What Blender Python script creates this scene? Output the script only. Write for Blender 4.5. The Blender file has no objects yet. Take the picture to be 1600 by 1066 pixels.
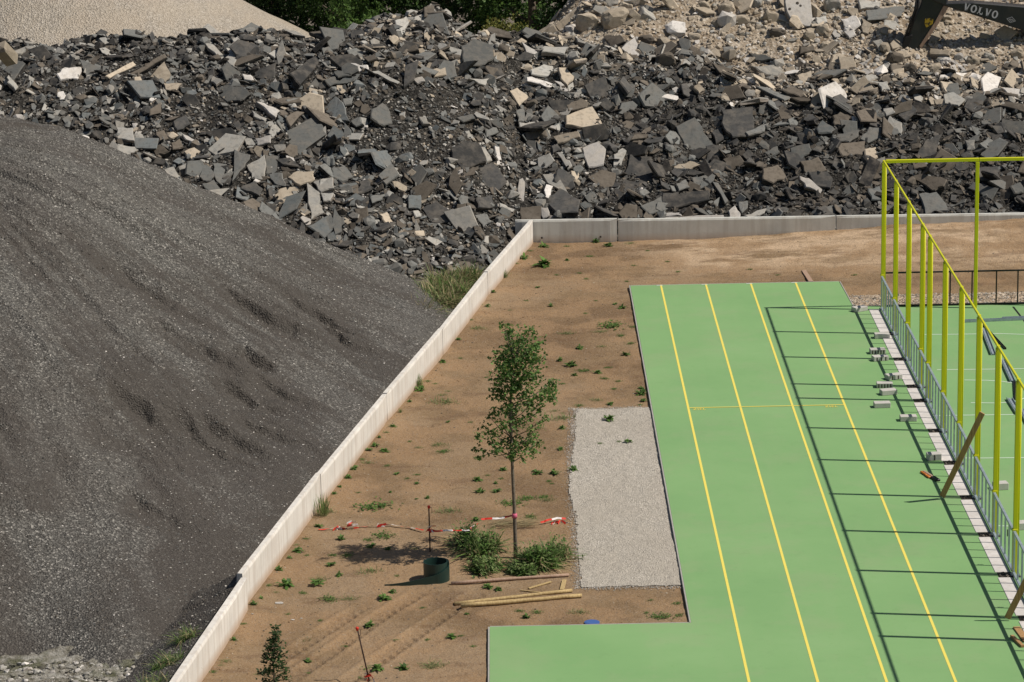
import bpy, bmesh, math, random
import numpy as np
from mathutils import Vector, Matrix

S = bpy.context.scene
COL = S.collection
random.seed(11)
RNG = np.random.default_rng(11)

# ------------------------------------------------------------------ camera
F_PX, PITCH, ROLL, YAW = 5000.0, 0.2492, 0.0199, 0.0010
CAM = Vector((-4.1624, 0.0, 20.0584))
cp, sp, cy_, sy_ = math.cos(PITCH), math.sin(PITCH), math.cos(YAW), math.sin(YAW)
FWD = Vector((sy_*cp, cy_*cp, -sp))
UP0 = Vector((sy_*sp, cy_*sp, cp))
RT0 = Vector((cy_, -sy_, 0))
RT = RT0*math.cos(ROLL) - UP0*math.sin(ROLL)
UPV = RT0*math.sin(ROLL) + UP0*math.cos(ROLL)
cam_data = bpy.data.cameras.new('camera')
cam_data.sensor_width = 36.0
cam_data.lens = F_PX/1600*36
cam_data.clip_start = 1.0
cam_data.clip_end = 3000.0
cam = bpy.data.objects.new('camera', cam_data)
M = Matrix((RT, UPV, -FWD)).transposed().to_4x4()
M.translation = CAM
cam.matrix_world = M
COL.objects.link(cam)
S.camera = cam

# ------------------------------------------------------------------ light
SUN_DIR = Vector((3.01, -0.48, 3.95)).normalized()
SUN_EL = math.asin(SUN_DIR.z)
SUN_AZ = math.atan2(SUN_DIR.x, SUN_DIR.y)
W = bpy.data.worlds.new('World')
S.world = W
W.use_nodes = True
wn = W.node_tree.nodes
sky = wn.new('ShaderNodeTexSky')
sky.sky_type = 'NISHITA'
sky.sun_disc = False
sky.sun_elevation = SUN_EL
sky.sun_rotation = SUN_AZ
W.node_tree.links.new(sky.outputs[0], wn['Background'].inputs[0])
wn['Background'].inputs[1].default_value = 0.05
sun_data = bpy.data.lights.new('sun', 'SUN')
sun_data.energy = 4.4
sun_data.angle = math.radians(0.53)
sun_data.color = (1.0, 0.93, 0.83)
sun = bpy.data.objects.new('sun', sun_data)
sun.rotation_euler = SUN_DIR.to_track_quat('Z', 'Y').to_euler()
sun.location = (20, 60, 60)
COL.objects.link(sun)
S.view_settings.view_transform = 'Standard'
S.view_settings.look = 'None'
S.view_settings.exposure = 0.0
S.view_settings.gamma = 1.0
S.view_settings.use_curve_mapping = False
S.render.engine = 'CYCLES'
S.cycles.max_bounces = 5
S.cycles.diffuse_bounces = 3

# ------------------------------------------------------------------ helpers
def ray(x, y):
    return FWD + RT*((x-800)/F_PX) - UPV*((y-533)/F_PX)
def at(x, y, z=0.0):
    d = ray(x, y); t = (z-CAM.z)/d.z
    return CAM + d*t
def at_y(x, y, Y):
    d = ray(x, y); t = (Y-CAM.y)/d.y
    return CAM + d*t
def px_of(P):
    v = Vector(P)-CAM; w = v.dot(FWD)
    return 800+F_PX*v.dot(RT)/w, 533-F_PX*v.dot(UPV)/w
CAMn = np.array(CAM); RTn = np.array(RT); UPn = np.array(UPV); FWn = np.array(FWD)
def px_np(P):
    v = P-CAMn; w = v@FWn
    return 800+F_PX*(v@RTn)/w, 533-F_PX*(v@UPn)/w

def tag(o, label=None, cat=None, group=None, kind=None):
    if label: o['label'] = label
    if cat: o['category'] = cat
    if group: o['group'] = group
    if kind: o['kind'] = kind
    return o
def empty(name, loc=(0,0,0), rotz=0.0):
    o = bpy.data.objects.new(name, None)
    o.empty_display_size = 0.2
    o.location = loc; o.rotation_euler = (0,0,rotz)
    COL.objects.link(o)
    return o
def link(name, me, parent=None):
    o = bpy.data.objects.new(name, me)
    COL.objects.link(o)
    if parent is not None: o.parent = parent
    return o
def bm_mesh(name, bm, mats):
    me = bpy.data.meshes.new(name)
    bm.to_mesh(me); bm.free()
    for m in (mats if isinstance(mats, (list, tuple)) else [mats]): me.materials.append(m)
    return me
def np_mesh(name, V, T, mats, mi=None, smooth=False):
    me = bpy.data.meshes.new(name)
    V = np.asarray(V, np.float32); T = np.asarray(T, np.int32)
    k = T.shape[1]
    me.vertices.add(len(V)); me.vertices.foreach_set('co', V.ravel())
    me.loops.add(T.size); me.loops.foreach_set('vertex_index', T.ravel())
    me.polygons.add(len(T))
    me.polygons.foreach_set('loop_start', np.arange(0, T.size, k, dtype=np.int32))
    me.polygons.foreach_set('loop_total', np.full(len(T), k, np.int32))
    for m in (mats if isinstance(mats, (list, tuple)) else [mats]): me.materials.append(m)
    if mi is not None: me.polygons.foreach_set('material_index', np.asarray(mi, np.int32))
    me.polygons.foreach_set('use_smooth', np.full(len(T), smooth))
    me.update(calc_edges=True)
    return me
def add_box(bm, lo, hi, mat=0, mtx=None, bevel=0.0):
    vs = [bm.verts.new((x, y, z)) for x in (lo[0], hi[0]) for y in (lo[1], hi[1]) for z in (lo[2], hi[2])]
    fs = [(0,1,3,2),(4,6,7,5),(0,4,5,1),(2,3,7,6),(0,2,6,4),(1,5,7,3)]
    faces = []
    for f in fs:
        fc = bm.faces.new([vs[i] for i in f]); fc.material_index = mat; faces.append(fc)
    out = vs
    if bevel:
        es = list({e for f in faces for e in f.edges})
        r = bmesh.ops.bevel(bm, geom=es, offset=bevel, segments=1, affect='EDGES', profile=.5, clamp_overlap=True)
        out = list({v for f in r['faces'] for v in f.verts} | {v for v in vs if v.is_valid})
    if mtx is not None:
        bmesh.ops.transform(bm, matrix=mtx, verts=[v for v in out if v.is_valid])
def beam_matrix(a, b, roll=0.0):
    a = Vector(a); b = Vector(b)
    z = (b-a).normalized()
    up = Vector((0,0,1)) if abs(z.z) < .95 else Vector((0,1,0))
    x = up.cross(z).normalized(); y = z.cross(x)
    m = Matrix((x, y, z)).transposed()
    m = m @ Matrix.Rotation(roll, 3, 'Z')
    m = m.to_4x4(); m.translation = a
    return m, (b-a).length
def add_beam(bm, a, b, w, h, roll=0.0, mat=0, bevel=0.0):
    m, L = beam_matrix(a, b, roll)
    add_box(bm, (-w/2, -h/2, 0), (w/2, h/2, L), mat, m, bevel)
def add_tube(bm, pts, radii, n=8, mat=0, caps=True, smooth=True):
    rings = []
    pts = [Vector(p) for p in pts]
    ref = None
    for i, p in enumerate(pts):
        t = (pts[min(i+1, len(pts)-1)]-pts[max(i-1, 0)]).normalized()
        if ref is None: ref = Vector((1,0,0)) if abs(t.x) < .8 else Vector((0,0,1))
        u = ref - t*ref.dot(t)
        u.normalize(); v = t.cross(u); ref = u
        r = radii[i] if isinstance(radii, (list, tuple)) else radii
        rings.append([bm.verts.new(p+(u*math.cos(2*math.pi*k/n)+v*math.sin(2*math.pi*k/n))*r) for k in range(n)])
    for a, b in zip(rings, rings[1:]):
        for k in range(n):
            f = bm.faces.new((a[k], a[(k+1) % n], b[(k+1) % n], b[k])); f.material_index = mat; f.smooth = smooth
    if caps:
        f = bm.faces.new(rings[0][::-1]); f.material_index = mat
        f = bm.faces.new(rings[-1]); f.material_index = mat
def grid_mesh(name, x0, x1, y0, y1, step, fn, mat, keep=None, smooth=True):
    nx = int((x1-x0)/step)+1; ny = int((y1-y0)/step)+1
    X, Y = np.meshgrid(np.linspace(x0, x1, nx), np.linspace(y0, y1, ny))
    Z = fn(X, Y)
    V = np.stack([X, Y, Z], -1).reshape(-1, 3)
    i = np.arange(nx*ny).reshape(ny, nx)
    Q = np.stack([i[:-1,:-1], i[:-1,1:], i[1:,1:], i[1:,:-1]], -1).reshape(-1, 4)
    if keep is not None:
        k = keep(V[:,0], V[:,1], V[:,2])
        Q = Q[k[Q].all(1)]
        used = np.unique(Q); mp = np.full(len(V), -1); mp[used] = np.arange(len(used))
        V = V[used]; Q = mp[Q]
    return np_mesh(name, V, Q, mat, smooth=smooth)

# ------------------------------------------------------------------ materials
class NT:
    def __init__(s, name, rough=0.9, spec=0.3):
        s.m = bpy.data.materials.new(name); s.m.use_nodes = True
        s.n = s.m.node_tree.nodes; s.l = s.m.node_tree.links
        s.b = s.n['Principled BSDF']
        s.b.inputs['Roughness'].default_value = rough
        s.b.inputs['Specular IOR Level'].default_value = spec
    def link(s, a, b): s.l.new(a, b)
    def pos(s):
        if not hasattr(s, '_p'):
            s._p = s.n.new('ShaderNodeNewGeometry')
        return s._p.outputs['Position']
    def geo(s, k):
        s.pos(); return s._p.outputs[k]
    def obj(s):
        return s.n.new('ShaderNodeTexCoord').outputs['Object']
    def mapping(s, v, scale=(1,1,1), rot=(0,0,0)):
        n = s.n.new('ShaderNodeMapping'); s.link(v, n.inputs[0])
        n.inputs['Scale'].default_value = scale; n.inputs['Rotation'].default_value = rot
        return n.outputs[0]
    def noise(s, v, scale, detail=4, rough=.55, out='Fac'):
        n = s.n.new('ShaderNodeTexNoise'); s.link(v, n.inputs['Vector'])
        n.inputs['Scale'].default_value = scale; n.inputs['Detail'].default_value = detail
        n.inputs['Roughness'].default_value = rough
        return n.outputs[out]
    def voro(s, v, scale, out='Color', feature='F1', rand=1.0):
        n = s.n.new('ShaderNodeTexVoronoi'); n.feature = feature; s.link(v, n.inputs['Vector'])
        n.inputs['Scale'].default_value = scale; n.inputs['Randomness'].default_value = rand
        return n.outputs[out]
    def ramp(s, f, stops, interp='LINEAR'):
        n = s.n.new('ShaderNodeValToRGB'); s.link(f, n.inputs[0]); n.color_ramp.interpolation = interp
        e = n.color_ramp.elements
        while len(e) > 1: e.remove(e[-1])
        for i, (p, c) in enumerate(stops):
            if i == 0: q = e[0]; q.position = p
            else: q = e.new(p)
            q.color = (c[0], c[1], c[2], 1) if isinstance(c, (tuple, list)) else (c, c, c, 1)
        return n.outputs[0]
    def mix(s, f, a, b, mode='MIX'):
        n = s.n.new('ShaderNodeMix'); n.data_type = 'RGBA'; n.blend_type = mode
        for idx, v in ((0, f), (6, a), (7, b)):
            sock = n.inputs[idx]
            if isinstance(v, bpy.types.NodeSocket): s.link(v, sock)
            elif idx == 0: sock.default_value = v
            elif isinstance(v, (tuple, list)): sock.default_value = (*v[:3], 1)
            else: sock.default_value = (v, v, v, 1)
        return n.outputs[2]
    def math(s, op, a, b=0.0, clamp=False):
        n = s.n.new('ShaderNodeMath'); n.operation = op; n.use_clamp = clamp
        for sock, v in zip(n.inputs, (a, b)):
            if isinstance(v, bpy.types.NodeSocket): s.link(v, sock)
            else: sock.default_value = v
        return n.outputs[0]
    def sep(s, v):
        n = s.n.new('ShaderNodeSeparateXYZ'); s.link(v, n.inputs[0]); return n.outputs
    def bump(s, h, strength=.5, dist=.02, prev=None):
        n = s.n.new('ShaderNodeBump'); s.link(h, n.inputs['Height'])
        n.inputs['Strength'].default_value = strength; n.inputs['Distance'].default_value = dist
        if prev is not None: s.link(prev, n.inputs['Normal'])
        s.link(n.outputs[0], s.b.inputs['Normal']); return n.outputs[0]
    def color(s, c):
        if isinstance(c, bpy.types.NodeSocket): s.link(c, s.b.inputs['Base Color'])
        else: s.b.inputs['Base Color'].default_value = (*c, 1)
        return s

def scaled(c, k): return tuple(min(1, v*k) for v in c)
def make_chunk_mat(name, base, top=False, vary=.5, speck=.25, rough=.92):
    """broken asphalt / concrete: colour varies from piece to piece, with grains and dusty blotches"""
    t = NT(name, rough)
    p = t.pos()
    oi = t.n.new('ShaderNodeObjectInfo').outputs['Random']
    r = t.math('FRACT', t.math('ADD', oi, t.geo('Random Per Island')))
    c = t.ramp(r, [(0, scaled(base, 1-vary)), (.5, base), (1, scaled(base, 1+vary))])
    dust = t.ramp(t.noise(p, 3.0, 5, .65), [(.42, 0), (.68, .55)])
    c = t.mix(dust, c, (.19, .165, .135) if base[0] < .3 else (.42, .37, .30))
    grain = t.noise(p, 55, 3, .7)
    c = t.mix(t.ramp(grain, [(.35, 0), (.75, speck)]), c, scaled(base, 1.7))
    dark = t.ramp(t.noise(p, 9, 4, .6), [(.3, .55), (.5, 0)])
    c = t.mix(dark, c, scaled(base, .5))
    t.color(c)
    t.bump(grain, .35, .012, t.bump(t.noise(p, 6 if not top else 3, 4), .4, .05 if not top else .015))
    return t.m
TONES = {
 'K': ('black', (.018,.017,.017)), 'D': ('dark-grey', (.056,.055,.053)), 'G': ('mid-grey', (.140,.142,.134)),
 'P': ('bluish-grey', (.125,.136,.136)), 'L': ('pale-grey', (.30,.29,.265)), 'W': ('whitish', (.52,.49,.455)),
 'T': ('tan', (.37,.31,.235)), 'B': ('brownish-grey', (.112,.094,.074)),
}
CM = {k: make_chunk_mat('broken_face_'+v[0].replace(' ', '_').replace('-', '_'), v[1], top=True) for k, v in TONES.items()}
SIDE = {'asphalt': make_chunk_mat('asphalt_broken_edge', (.024,.023,.022), vary=.4, speck=.5),
        'concrete': make_chunk_mat('concrete_broken_edge', (.24,.21,.18), vary=.3)}
SIDE_OF = {'K':'asphalt','D':'asphalt','G':'asphalt','P':'asphalt','B':'asphalt','L':'concrete','W':'concrete','T':'concrete'}

# packed earth of the planting strip
t = NT('dry_brown_earth', .95, .15)
p = t.pos()
big = t.noise(p, .22, 4, .6)
c = t.ramp(big, [(.38, (.200,.130,.072)), (.5, (.262,.178,.100)), (.60, (.325,.228,.138))])
pale = t.ramp(t.noise(t.mapping(p, (.45,1.1,1)), 1.0, 6, .65), [(.40, 0), (.52, .9)])
xyz = t.sep(p)
far = t.math('MULTIPLY', t.ramp(t.math('MULTIPLY', xyz[1], .01), [(.853, 0), (.875, 1)]), t.ramp(t.math('MULTIPLY', t.math('ADD', xyz[0], 1.5), .1), [(.0, 0), (.30, 1)]))
c = t.mix(t.math('MULTIPLY', pale, far), c, (.60,.44,.29))
wetp = t.ramp(t.noise(t.mapping(p, (.5,1.4,1)), 1.3, 5, .65), [(.36, .55), (.46, 0)])
c = t.mix(wetp, c, (.165,.10,.058))
near = t.ramp(t.noise(t.mapping(p, (1,1,1)), .7, 3, .5), [(.47, 0), (.58, .7)])
c = t.mix(near, c, (.345,.225,.125))
grit = t.voro(p, 38, 'Color')
c = t.mix(t.ramp(t.sep(grit)[0], [(.0, .38), (.12, 0), (.9, 0), (.96, .45)]), c, (.33,.27,.21))
fine = t.noise(p, 30, 4, .7)
c = t.mix(t.ramp(fine, [(.3, .5), (.55, 0)]), c, (.12,.072,.042))
t.color(c)
t.bump(fine, .8, .025, t.bump(t.noise(p, 6, 5, .65), .7, .07))
M_EARTH = t.m

t = NT('yard_soil', .95, .15); p = t.pos()
t.color(t.ramp(t.noise(p, .8, 6, .65), [(.3, (.07,.06,.05)), (.7, (.2,.17,.135))])); t.bump(t.noise(p, 5, 5), .6, .08)
M_YARD = t.m

def gravel_mat(name, cells, dark, fines, light=.3, spk=.9, cell_bright=None, big=.35, attr=None):
    t = NT(name, .85, .35); p = t.pos()
    v = t.voro(p, cells, 'Color'); s = t.sep(v)
    c = t.ramp(s[0], cell_bright)
    v2 = t.sep(t.voro(p, cells*2.1, 'Color'))
    c = t.mix(.4, c, t.ramp(v2[0], cell_bright))
    if attr:
        an = t.n.new('ShaderNodeAttribute'); an.attribute_name = attr
        ex = t.ramp(t.noise(p, 3.0, 5, .7), [(.3, -.0), (.7, .35)])
        c = t.mix(t.ramp(t.math('ADD', an.outputs['Fac'], ex), [(.58, 0), (.98, light)]), c, fines)
        c = t.mix(t.ramp(an.outputs['Fac'], [(.0, .22), (.3, 0)]), c, scaled(cell_bright[-2][1], 1.0))
    else:
        c = t.mix(t.ramp(t.noise(t.mapping(p, (.9,.28,.6), (0,0,.65)), 1.3, 5, .6), [(.42, 0), (.60, light)]), c, fines)
    c = t.mix(t.ramp(t.noise(p, big, 4, .6), [(.4, 0), (.65, .5)]), c, dark)
    t.color(c)
    dd = t.voro(p, cells, 'Distance')
    t.bump(dd, .8, 1.0/cells, t.bump(t.noise(p, 6, 5, .7), .7, .07))
    return t.m
M_DARKGRAVEL = gravel_mat('dark_asphalt_gravel', 26, (.074,.064,.055), (.058,.049,.041), .80, attr='fines',
    cell_bright=[(0, (.030,.028,.025)), (.45, (.072,.067,.060)), (.72, (.122,.116,.104)), (.88, (.185,.178,.16)), (1, (.52,.49,.44))])
M_BEIGE = gravel_mat('beige_gravel', 17, (.40,.33,.25), (.46,.39,.30), .5,
    cell_bright=[(0, (.18,.16,.13)), (.35, (.32,.285,.235)), (.7, (.44,.395,.33)), (1, (.62,.57,.50))])
M_CHIPPINGS = gravel_mat('pale_stone_chippings', 44, (.42,.375,.31), (.47,.42,.35), .3,
    cell_bright=[(0, (.14,.12,.10)), (.2, (.34,.305,.255)), (.6, (.50,.455,.385)), (1, (.74,.69,.61))])
M_PEBBLE = gravel_mat('tan_pebble_strip', 13, (.36,.26,.17), (.42,.31,.21), .3,
    cell_bright=[(0, (.20,.14,.09)), (.3, (.38,.28,.19)), (.7, (.50,.39,.28)), (1, (.78,.70,.58))])

t = NT('rubble_fines', .95, .2); p = t.pos()
z = t.sep(p)
c = t.ramp(t.noise(p, .45, 5, .65), [(.3, (.016,.015,.014)), (.55, (.034,.031,.027)), (.72, (.10,.082,.062))])
g = t.sep(t.voro(p, 16, 'Color'))
c = t.mix(t.ramp(g[0], [(0, 0), (.55, .12), (.8, .35), (.93, .7), (1, .95)]), c, (.22,.205,.18))
t.color(c)
t.bump(t.voro(p, 16, 'Distance'), .9, .06, t.bump(t.noise(p, 3.5, 6, .75), 1.0, .25))
M_FINES = t.m
t = NT('concrete_rubble_soil', .95, .2); p = t.pos()
c = t.ramp(t.noise(p, .6, 5, .65), [(.38, (.20,.15,.10)), (.5, (.30,.235,.165)), (.62, (.41,.34,.255))])
g = t.sep(t.voro(p, 11, 'Color'))
c = t.mix(t.ramp(g[0], [(0, .35), (.1, 0), (.6, .1), (1, .9)]), c, (.56,.50,.42))
t.color(c)
t.bump(t.voro(p, 11, 'Distance'), .6, .05, t.bump(t.noise(p, 3.5, 6, .75), .7, .12))
M_CSOIL = t.m
t = NT('pale_spoil', .95, .2); p = t.pos()
c = t.ramp(t.noise(p, 3.2, 7, .75), [(.38, (.17,.155,.115)), (.47, (.42,.39,.32)), (.58, (.68,.65,.58))])
c = t.mix(t.ramp(t.noise(p, .9, 5, .7), [(.5, 0), (.6, .7)]), c, (.16,.17,.08))
t.color(c); t.bump(t.noise(p, 8, 6, .8), 1, .25)
M_SPOIL = t.m

# sports court coating
t = NT('green_court_coating', .75, .3); p = t.pos()
c = t.ramp(t.noise(p, .28, 4, .6), [(.3, (.188,.352,.140)), (.55, (.212,.380,.154)), (.75, (.236,.400,.172))])
c = t.mix(t.ramp(t.noise(t.mapping(p, (1.6,.25,1)), 1.2, 5, .6), [(.5, 0), (.75, .22)]), c, (.265,.385,.185))
c = t.mix(t.ramp(t.noise(p, .55, 6, .7), [(.5, 0), (.62, .22)]), c, (.30,.35,.20))
c = t.mix(t.ramp(t.noise(t.mapping(p, (1,1,1), (0,0,.5)), 2.2, 7, .8), [(.56, 0), (.64, .16)]), c, (.15,.27,.11))
c = t.mix(t.ramp(t.noise(p, 5, 4, .7), [(.28, .35), (.4, 0)]), c, (.17,.33,.115))
d = t.sep(t.voro(p, 1.1, 'Distance'))
c = t.mix(t.ramp(t.voro(p, .9, 'Distance'), [(0, .55), (.022, 0)]), c, (.11,.17,.09))
t.color(c); t.bump(t.noise(p, 120, 2, .6), .25, .004)
M_COURT = t.m
def paint(name, col, wear=.25, bright=1.0):
    t = NT(name, .7, .3); p = t.pos()
    c = t.mix(t.ramp(t.noise(p, 9, 5, .7), [(.5, 0), (.72, wear)]), col, scaled(col, .72))
    t.color(c); return t.m
M_YLINE = paint('yellow_line_paint', (.80,.67,.13))
M_WLINE = paint('white_line_paint', (.62,.72,.60), .35)
t = NT('yellow_green_powder_coat', .45, .4); t.color(t.mix(t.ramp(t.noise(t.pos(), 4, 4), [(.4,0),(.7,.15)]), (.64,.63,.006), (.54,.53,.010))); M_YPOST = t.m
t = NT('galvanised_steel', .5, .5); t.b.inputs['Metallic'].default_value = .35
t.color(t.ramp(t.noise(t.pos(), 9, 4, .7), [(.3, (.26,.32,.36)), (.7, (.42,.49,.53))])); M_STEEL = t.m
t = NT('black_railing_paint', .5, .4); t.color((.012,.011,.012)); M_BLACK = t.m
def concrete_mat(name, base, stain, foot=.75):
    t = NT(name, .88, .25); p = t.pos()
    c = t.ramp(t.noise(p, 1.2, 5, .6), [(.3, scaled(base, .88)), (.6, base), (.8, scaled(base, 1.08))])
    run = t.noise(t.mapping(p, (3.5,3.5,.25)), 2.0, 4, .6)
    c = t.mix(t.ramp(t.noise(p, .9, 6, .75), [(.47, 0), (.60, .35)]), c, scaled(base, .74))
    c = t.mix(t.ramp(run, [(.46, 0), (.62, .5)]), c, stain)
    zz = t.sep(p)[2]
    c = t.mix(t.ramp(zz, [(0.0, foot), (.20, 0)]), c, (.42,.28,.17))
    c = t.mix(t.ramp(t.noise(p, 22, 3, .6), [(.26, .5), (.36, 0)]), c, scaled(base, .6))
    t.color(c); t.bump(t.noise(p, 40, 4, .65), .3, .01)
    return t.m
M_WALL = concrete_mat('pale_cast_concrete', (.73,.695,.64), (.50,.44,.38))
M_WALL2 = concrete_mat('grey_cast_concrete', (.66,.66,.615), (.48,.46,.41), .5)
M_KERB = concrete_mat('white_foundation_block', (.66,.625,.60), (.5,.46,.42), 0)
M_PAVER = concrete_mat('light_grey_block', (.56,.54,.50), (.42,.40,.37), 0)
def wood_mat(name, a, b, axis=(1,1,1)):
    t = NT(name, .8, .25); o = t.obj()
    n = t.noise(t.mapping(o, (30,30,2)), 1.0, 4, .6)
    t.color(t.ramp(n, [(.3, a), (.65, b)])); t.bump(n, .3, .004); return t.m
M_WOOD = wood_mat('raw_sawn_wood', (.30,.165,.07), (.46,.28,.13))
M_POLE = wood_mat('peeled_round_wood', (.33,.23,.10), (.56,.42,.21))
M_OLDWOOD = wood_mat('weathered_board', (.30,.19,.13), (.44,.31,.23))
M_EDGE = concrete_mat('court_edging', (.40,.39,.36), (.3,.28,.25), 0)
def leaf_mat(name, a, b, tr=.35):
    t = NT(name, .6, .3); 
    r = t.geo('Random Per Island')
    oi = t.n.new('ShaderNodeObjectInfo').outputs['Random']
    c = t.ramp(t.math('FRACT', t.math('ADD', r, oi)), [(0, a), (.75, b), (1, scaled(b, 1.5))])
    t.color(c)
    tl = t.n.new('ShaderNodeBsdfTranslucent'); t.link(c, tl.inputs[0])
    ms = t.n.new('ShaderNodeMixShader'); ms.inputs[0].default_value = tr
    t.link(t.b.outputs[0], ms.inputs[1]); t.link(tl.outputs[0], ms.inputs[2])
    t.link(ms.outputs[0], t.n['Material Output'].inputs[0])
    return t.m
M_LEAF = leaf_mat('broad_green_leaf', (.062,.118,.030), (.125,.215,.055))
M_LEAFD = leaf_mat('dark_evergreen_leaf', (.024,.048,.015), (.050,.092,.028))
M_LEAFY = leaf_mat('yellowing_leaf', (.12,.13,.03), (.19,.19,.05))
M_WEED = leaf_mat('weed_leaf', (.05,.105,.022), (.115,.205,.045))
M_BLADE = leaf_mat('grass_blade', (.085,.135,.042), (.19,.25,.09))
M_DRY = leaf_mat('dry_grass_blade', (.20,.17,.09), (.40,.34,.19))
t = NT('bark', .95, .1); t.color(t.ramp(t.noise(t.pos(), 25, 4), [(.3, (.11,.085,.065)), (.7, (.24,.20,.16))])); M_BARK = t.m
t = NT('dark_green_plastic', .45, .5); t.color((.012,.036,.029)); M_GPLASTIC = t.m
t = NT('red_tape', .6); t.color((.62,.035,.02)); M_RED = t.m
t = NT('white_tape', .6); t.color((.72,.68,.66)); M_WHITE = t.m
t = NT('pink_tape', .6); t.color((.62,.13,.22)); M_PINK = t.m
t = NT('red_plastic_cap', .5); t.color((.60,.04,.02)); M_REDCAP = t.m
t = NT('rusty_steel_rod', .8); t.color(t.ramp(t.noise(t.pos(), 20), [(.3, (.03,.02,.018)), (.7, (.09,.05,.035))])); M_ROD = t.m
t = NT('blue_plastic', .4); t.color((.06,.13,.36)); M_BLUE = t.m
t = NT('orange_plastic', .4); t.color((.55,.16,.02)); M_ORANGE = t.m
t = NT('dark_grey_machine_paint', .4, .5)
c = t.mix(t.ramp(t.noise(t.pos(), 2.5, 5, .65), [(.45,0),(.75,.5)]), (.012,.014,.018), (.05,.042,.032)); t.color(c); M_MACH = t.m
t = NT('machine_decal', .5); t.color((.55,.55,.55)); M_DECAL = t.m
t = NT('yellow_machine_paint', .5); t.color(t.ramp(t.noise(t.pos(), 6, 4), [(.42, (.02,.02,.02)), (.52, (.42,.28,.02))])); M_MYEL = t.m
t = NT('recess_soil_and_shade', .95); t.color(t.ramp(t.noise(t.pos(), 20), [(.3, (.02,.016,.014)), (.7, (.085,.07,.058))])); t.bump(t.noise(t.pos(), 30), .8, .03); M_RECESS = t.m  # dark soil tone, also paints the shade inside slots and holes

# ------------------------------------------------------------------ shapes of the ground and the heaps
def vnoise(x,y,seed=0):
    x=np.asarray(x,float);y=np.asarray(y,float)
    xi=np.floor(x).astype(np.int64);yi=np.floor(y).astype(np.int64)
    fx=x-xi;fy=y-yi
    fx=fx*fx*(3-2*fx);fy=fy*fy*(3-2*fy)
    def h(a,b):
        n=(a*374761393+b*668265263+seed*1442695041)&0xffffffff
        n=((n^(n>>13))*1274126177)&0xffffffff
        return ((n^(n>>16))&0xffff)/65535.0
    return (h(xi,yi)*(1-fx)+h(xi+1,yi)*fx)*(1-fy)+(h(xi,yi+1)*(1-fx)+h(xi+1,yi+1)*fx)*fy
def fbm(x,y,o=4,seed=0):
    s=0;a=.5;t=0
    for i in range(o):
        s=s+a*(vnoise(x,y,seed+i*17)-.5)*2;t+=a;x=x*2.03;y=y*2.03;a*=.5
    return s/t
def smin(a,b,k): 
    h=np.clip(.5+.5*(b-a)/k,0,1); return b*(1-h)+a*h-k*h*(1-h)
def sst(a,b,x): t=np.clip((x-a)/(b-a),0,1); return t*t*(3-2*t)
# front foot line of the long pale wall, as X for each Y
WALL_Y=[44,58.4,58.5,65.2,71.6,77.7,83.9,90.4]
WALL_X=[-11.34,-9.26,-9.36,-8.2,-7.0,-5.8,-4.68,-3.38]
def wall_x(Y): return np.interp(Y,WALL_Y,WALL_X)
HOLLOWS=[(-12.6,66.2,2.4,.42,.25),(-11.5,66.2,3.2,.6,.27),(-10.8,66.8,1.8,.32,.24),(-10.6,69.4,1.6,.35,.22),(-9.9,70.3,1.7,.3,.20),(-10.4,71.6,1.2,.25,.22),
 (-10.1,68,2.0,.3,.20),(-8.9,75.7,2.4,.25,.24),(-8.2,75.3,1.3,.2,.16),(-12,62.4,2.2,.3,.16),(-9.6,76.4,2.8,.28,.16),(-12.2,71,2.8,.35,.14),(-11,74.7,3.2,.3,.18),(-6.9,82.0,1.2,.4,.20),(-13.5,73,3.2,.35,.14),(-8.8,67.6,1.2,.22,.14)]
def hollow_mask(X,Y):
    m=np.zeros_like(X); z=np.zeros_like(X)
    wx=X+.28*fbm(X*1.6,Y*1.6,4,81); wy=Y+.35*fbm(X*1.6+9,Y*1.6,4,82)
    for (a,b,L,w,d) in HOLLOWS:
        dx=wx-a; dy=wy-b; u=dx*.88-dy*.47; v=dx*.47+dy*.88
        q=sst(-.15*L,.12*L,u)*(1-sst(.35*L,L,u))*sst(-3*w,.5*w,v)*(1-sst(.5*w,1.25*w,v))
        z=np.maximum(z,d*q); m=np.maximum(m,np.exp(-((u-.4*L)/(.6*L))**2-(v/(2.2*w))**2))
    return z,m
def fines_of(X,Y):
    r=np.hypot(X+20.8,(Y-78)*np.where(Y<78,.69,.95)); a=np.arctan2(Y-78,X+20.8)
    s=.47+.62*fbm(a*12+1.6*fbm(X*.35,Y*.35,3,71),r*.22,4,72)+.34*fbm(a*45+fbm(X,Y,2,5),r*.5,3,73)+.38*fbm(X*.4,Y*.4,4,74)+.5*hollow_mask(X,Y)[1]
    s=s+.18*sst(-13,-9,X)*sst(80,70,Y)-.35*np.exp(-((a+.02)/.06)**2)-.3*sst(3.0,.3,(X+5.5)**2*.5+(Y-80)**2*.12)
    return np.clip(s,0,1)
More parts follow.
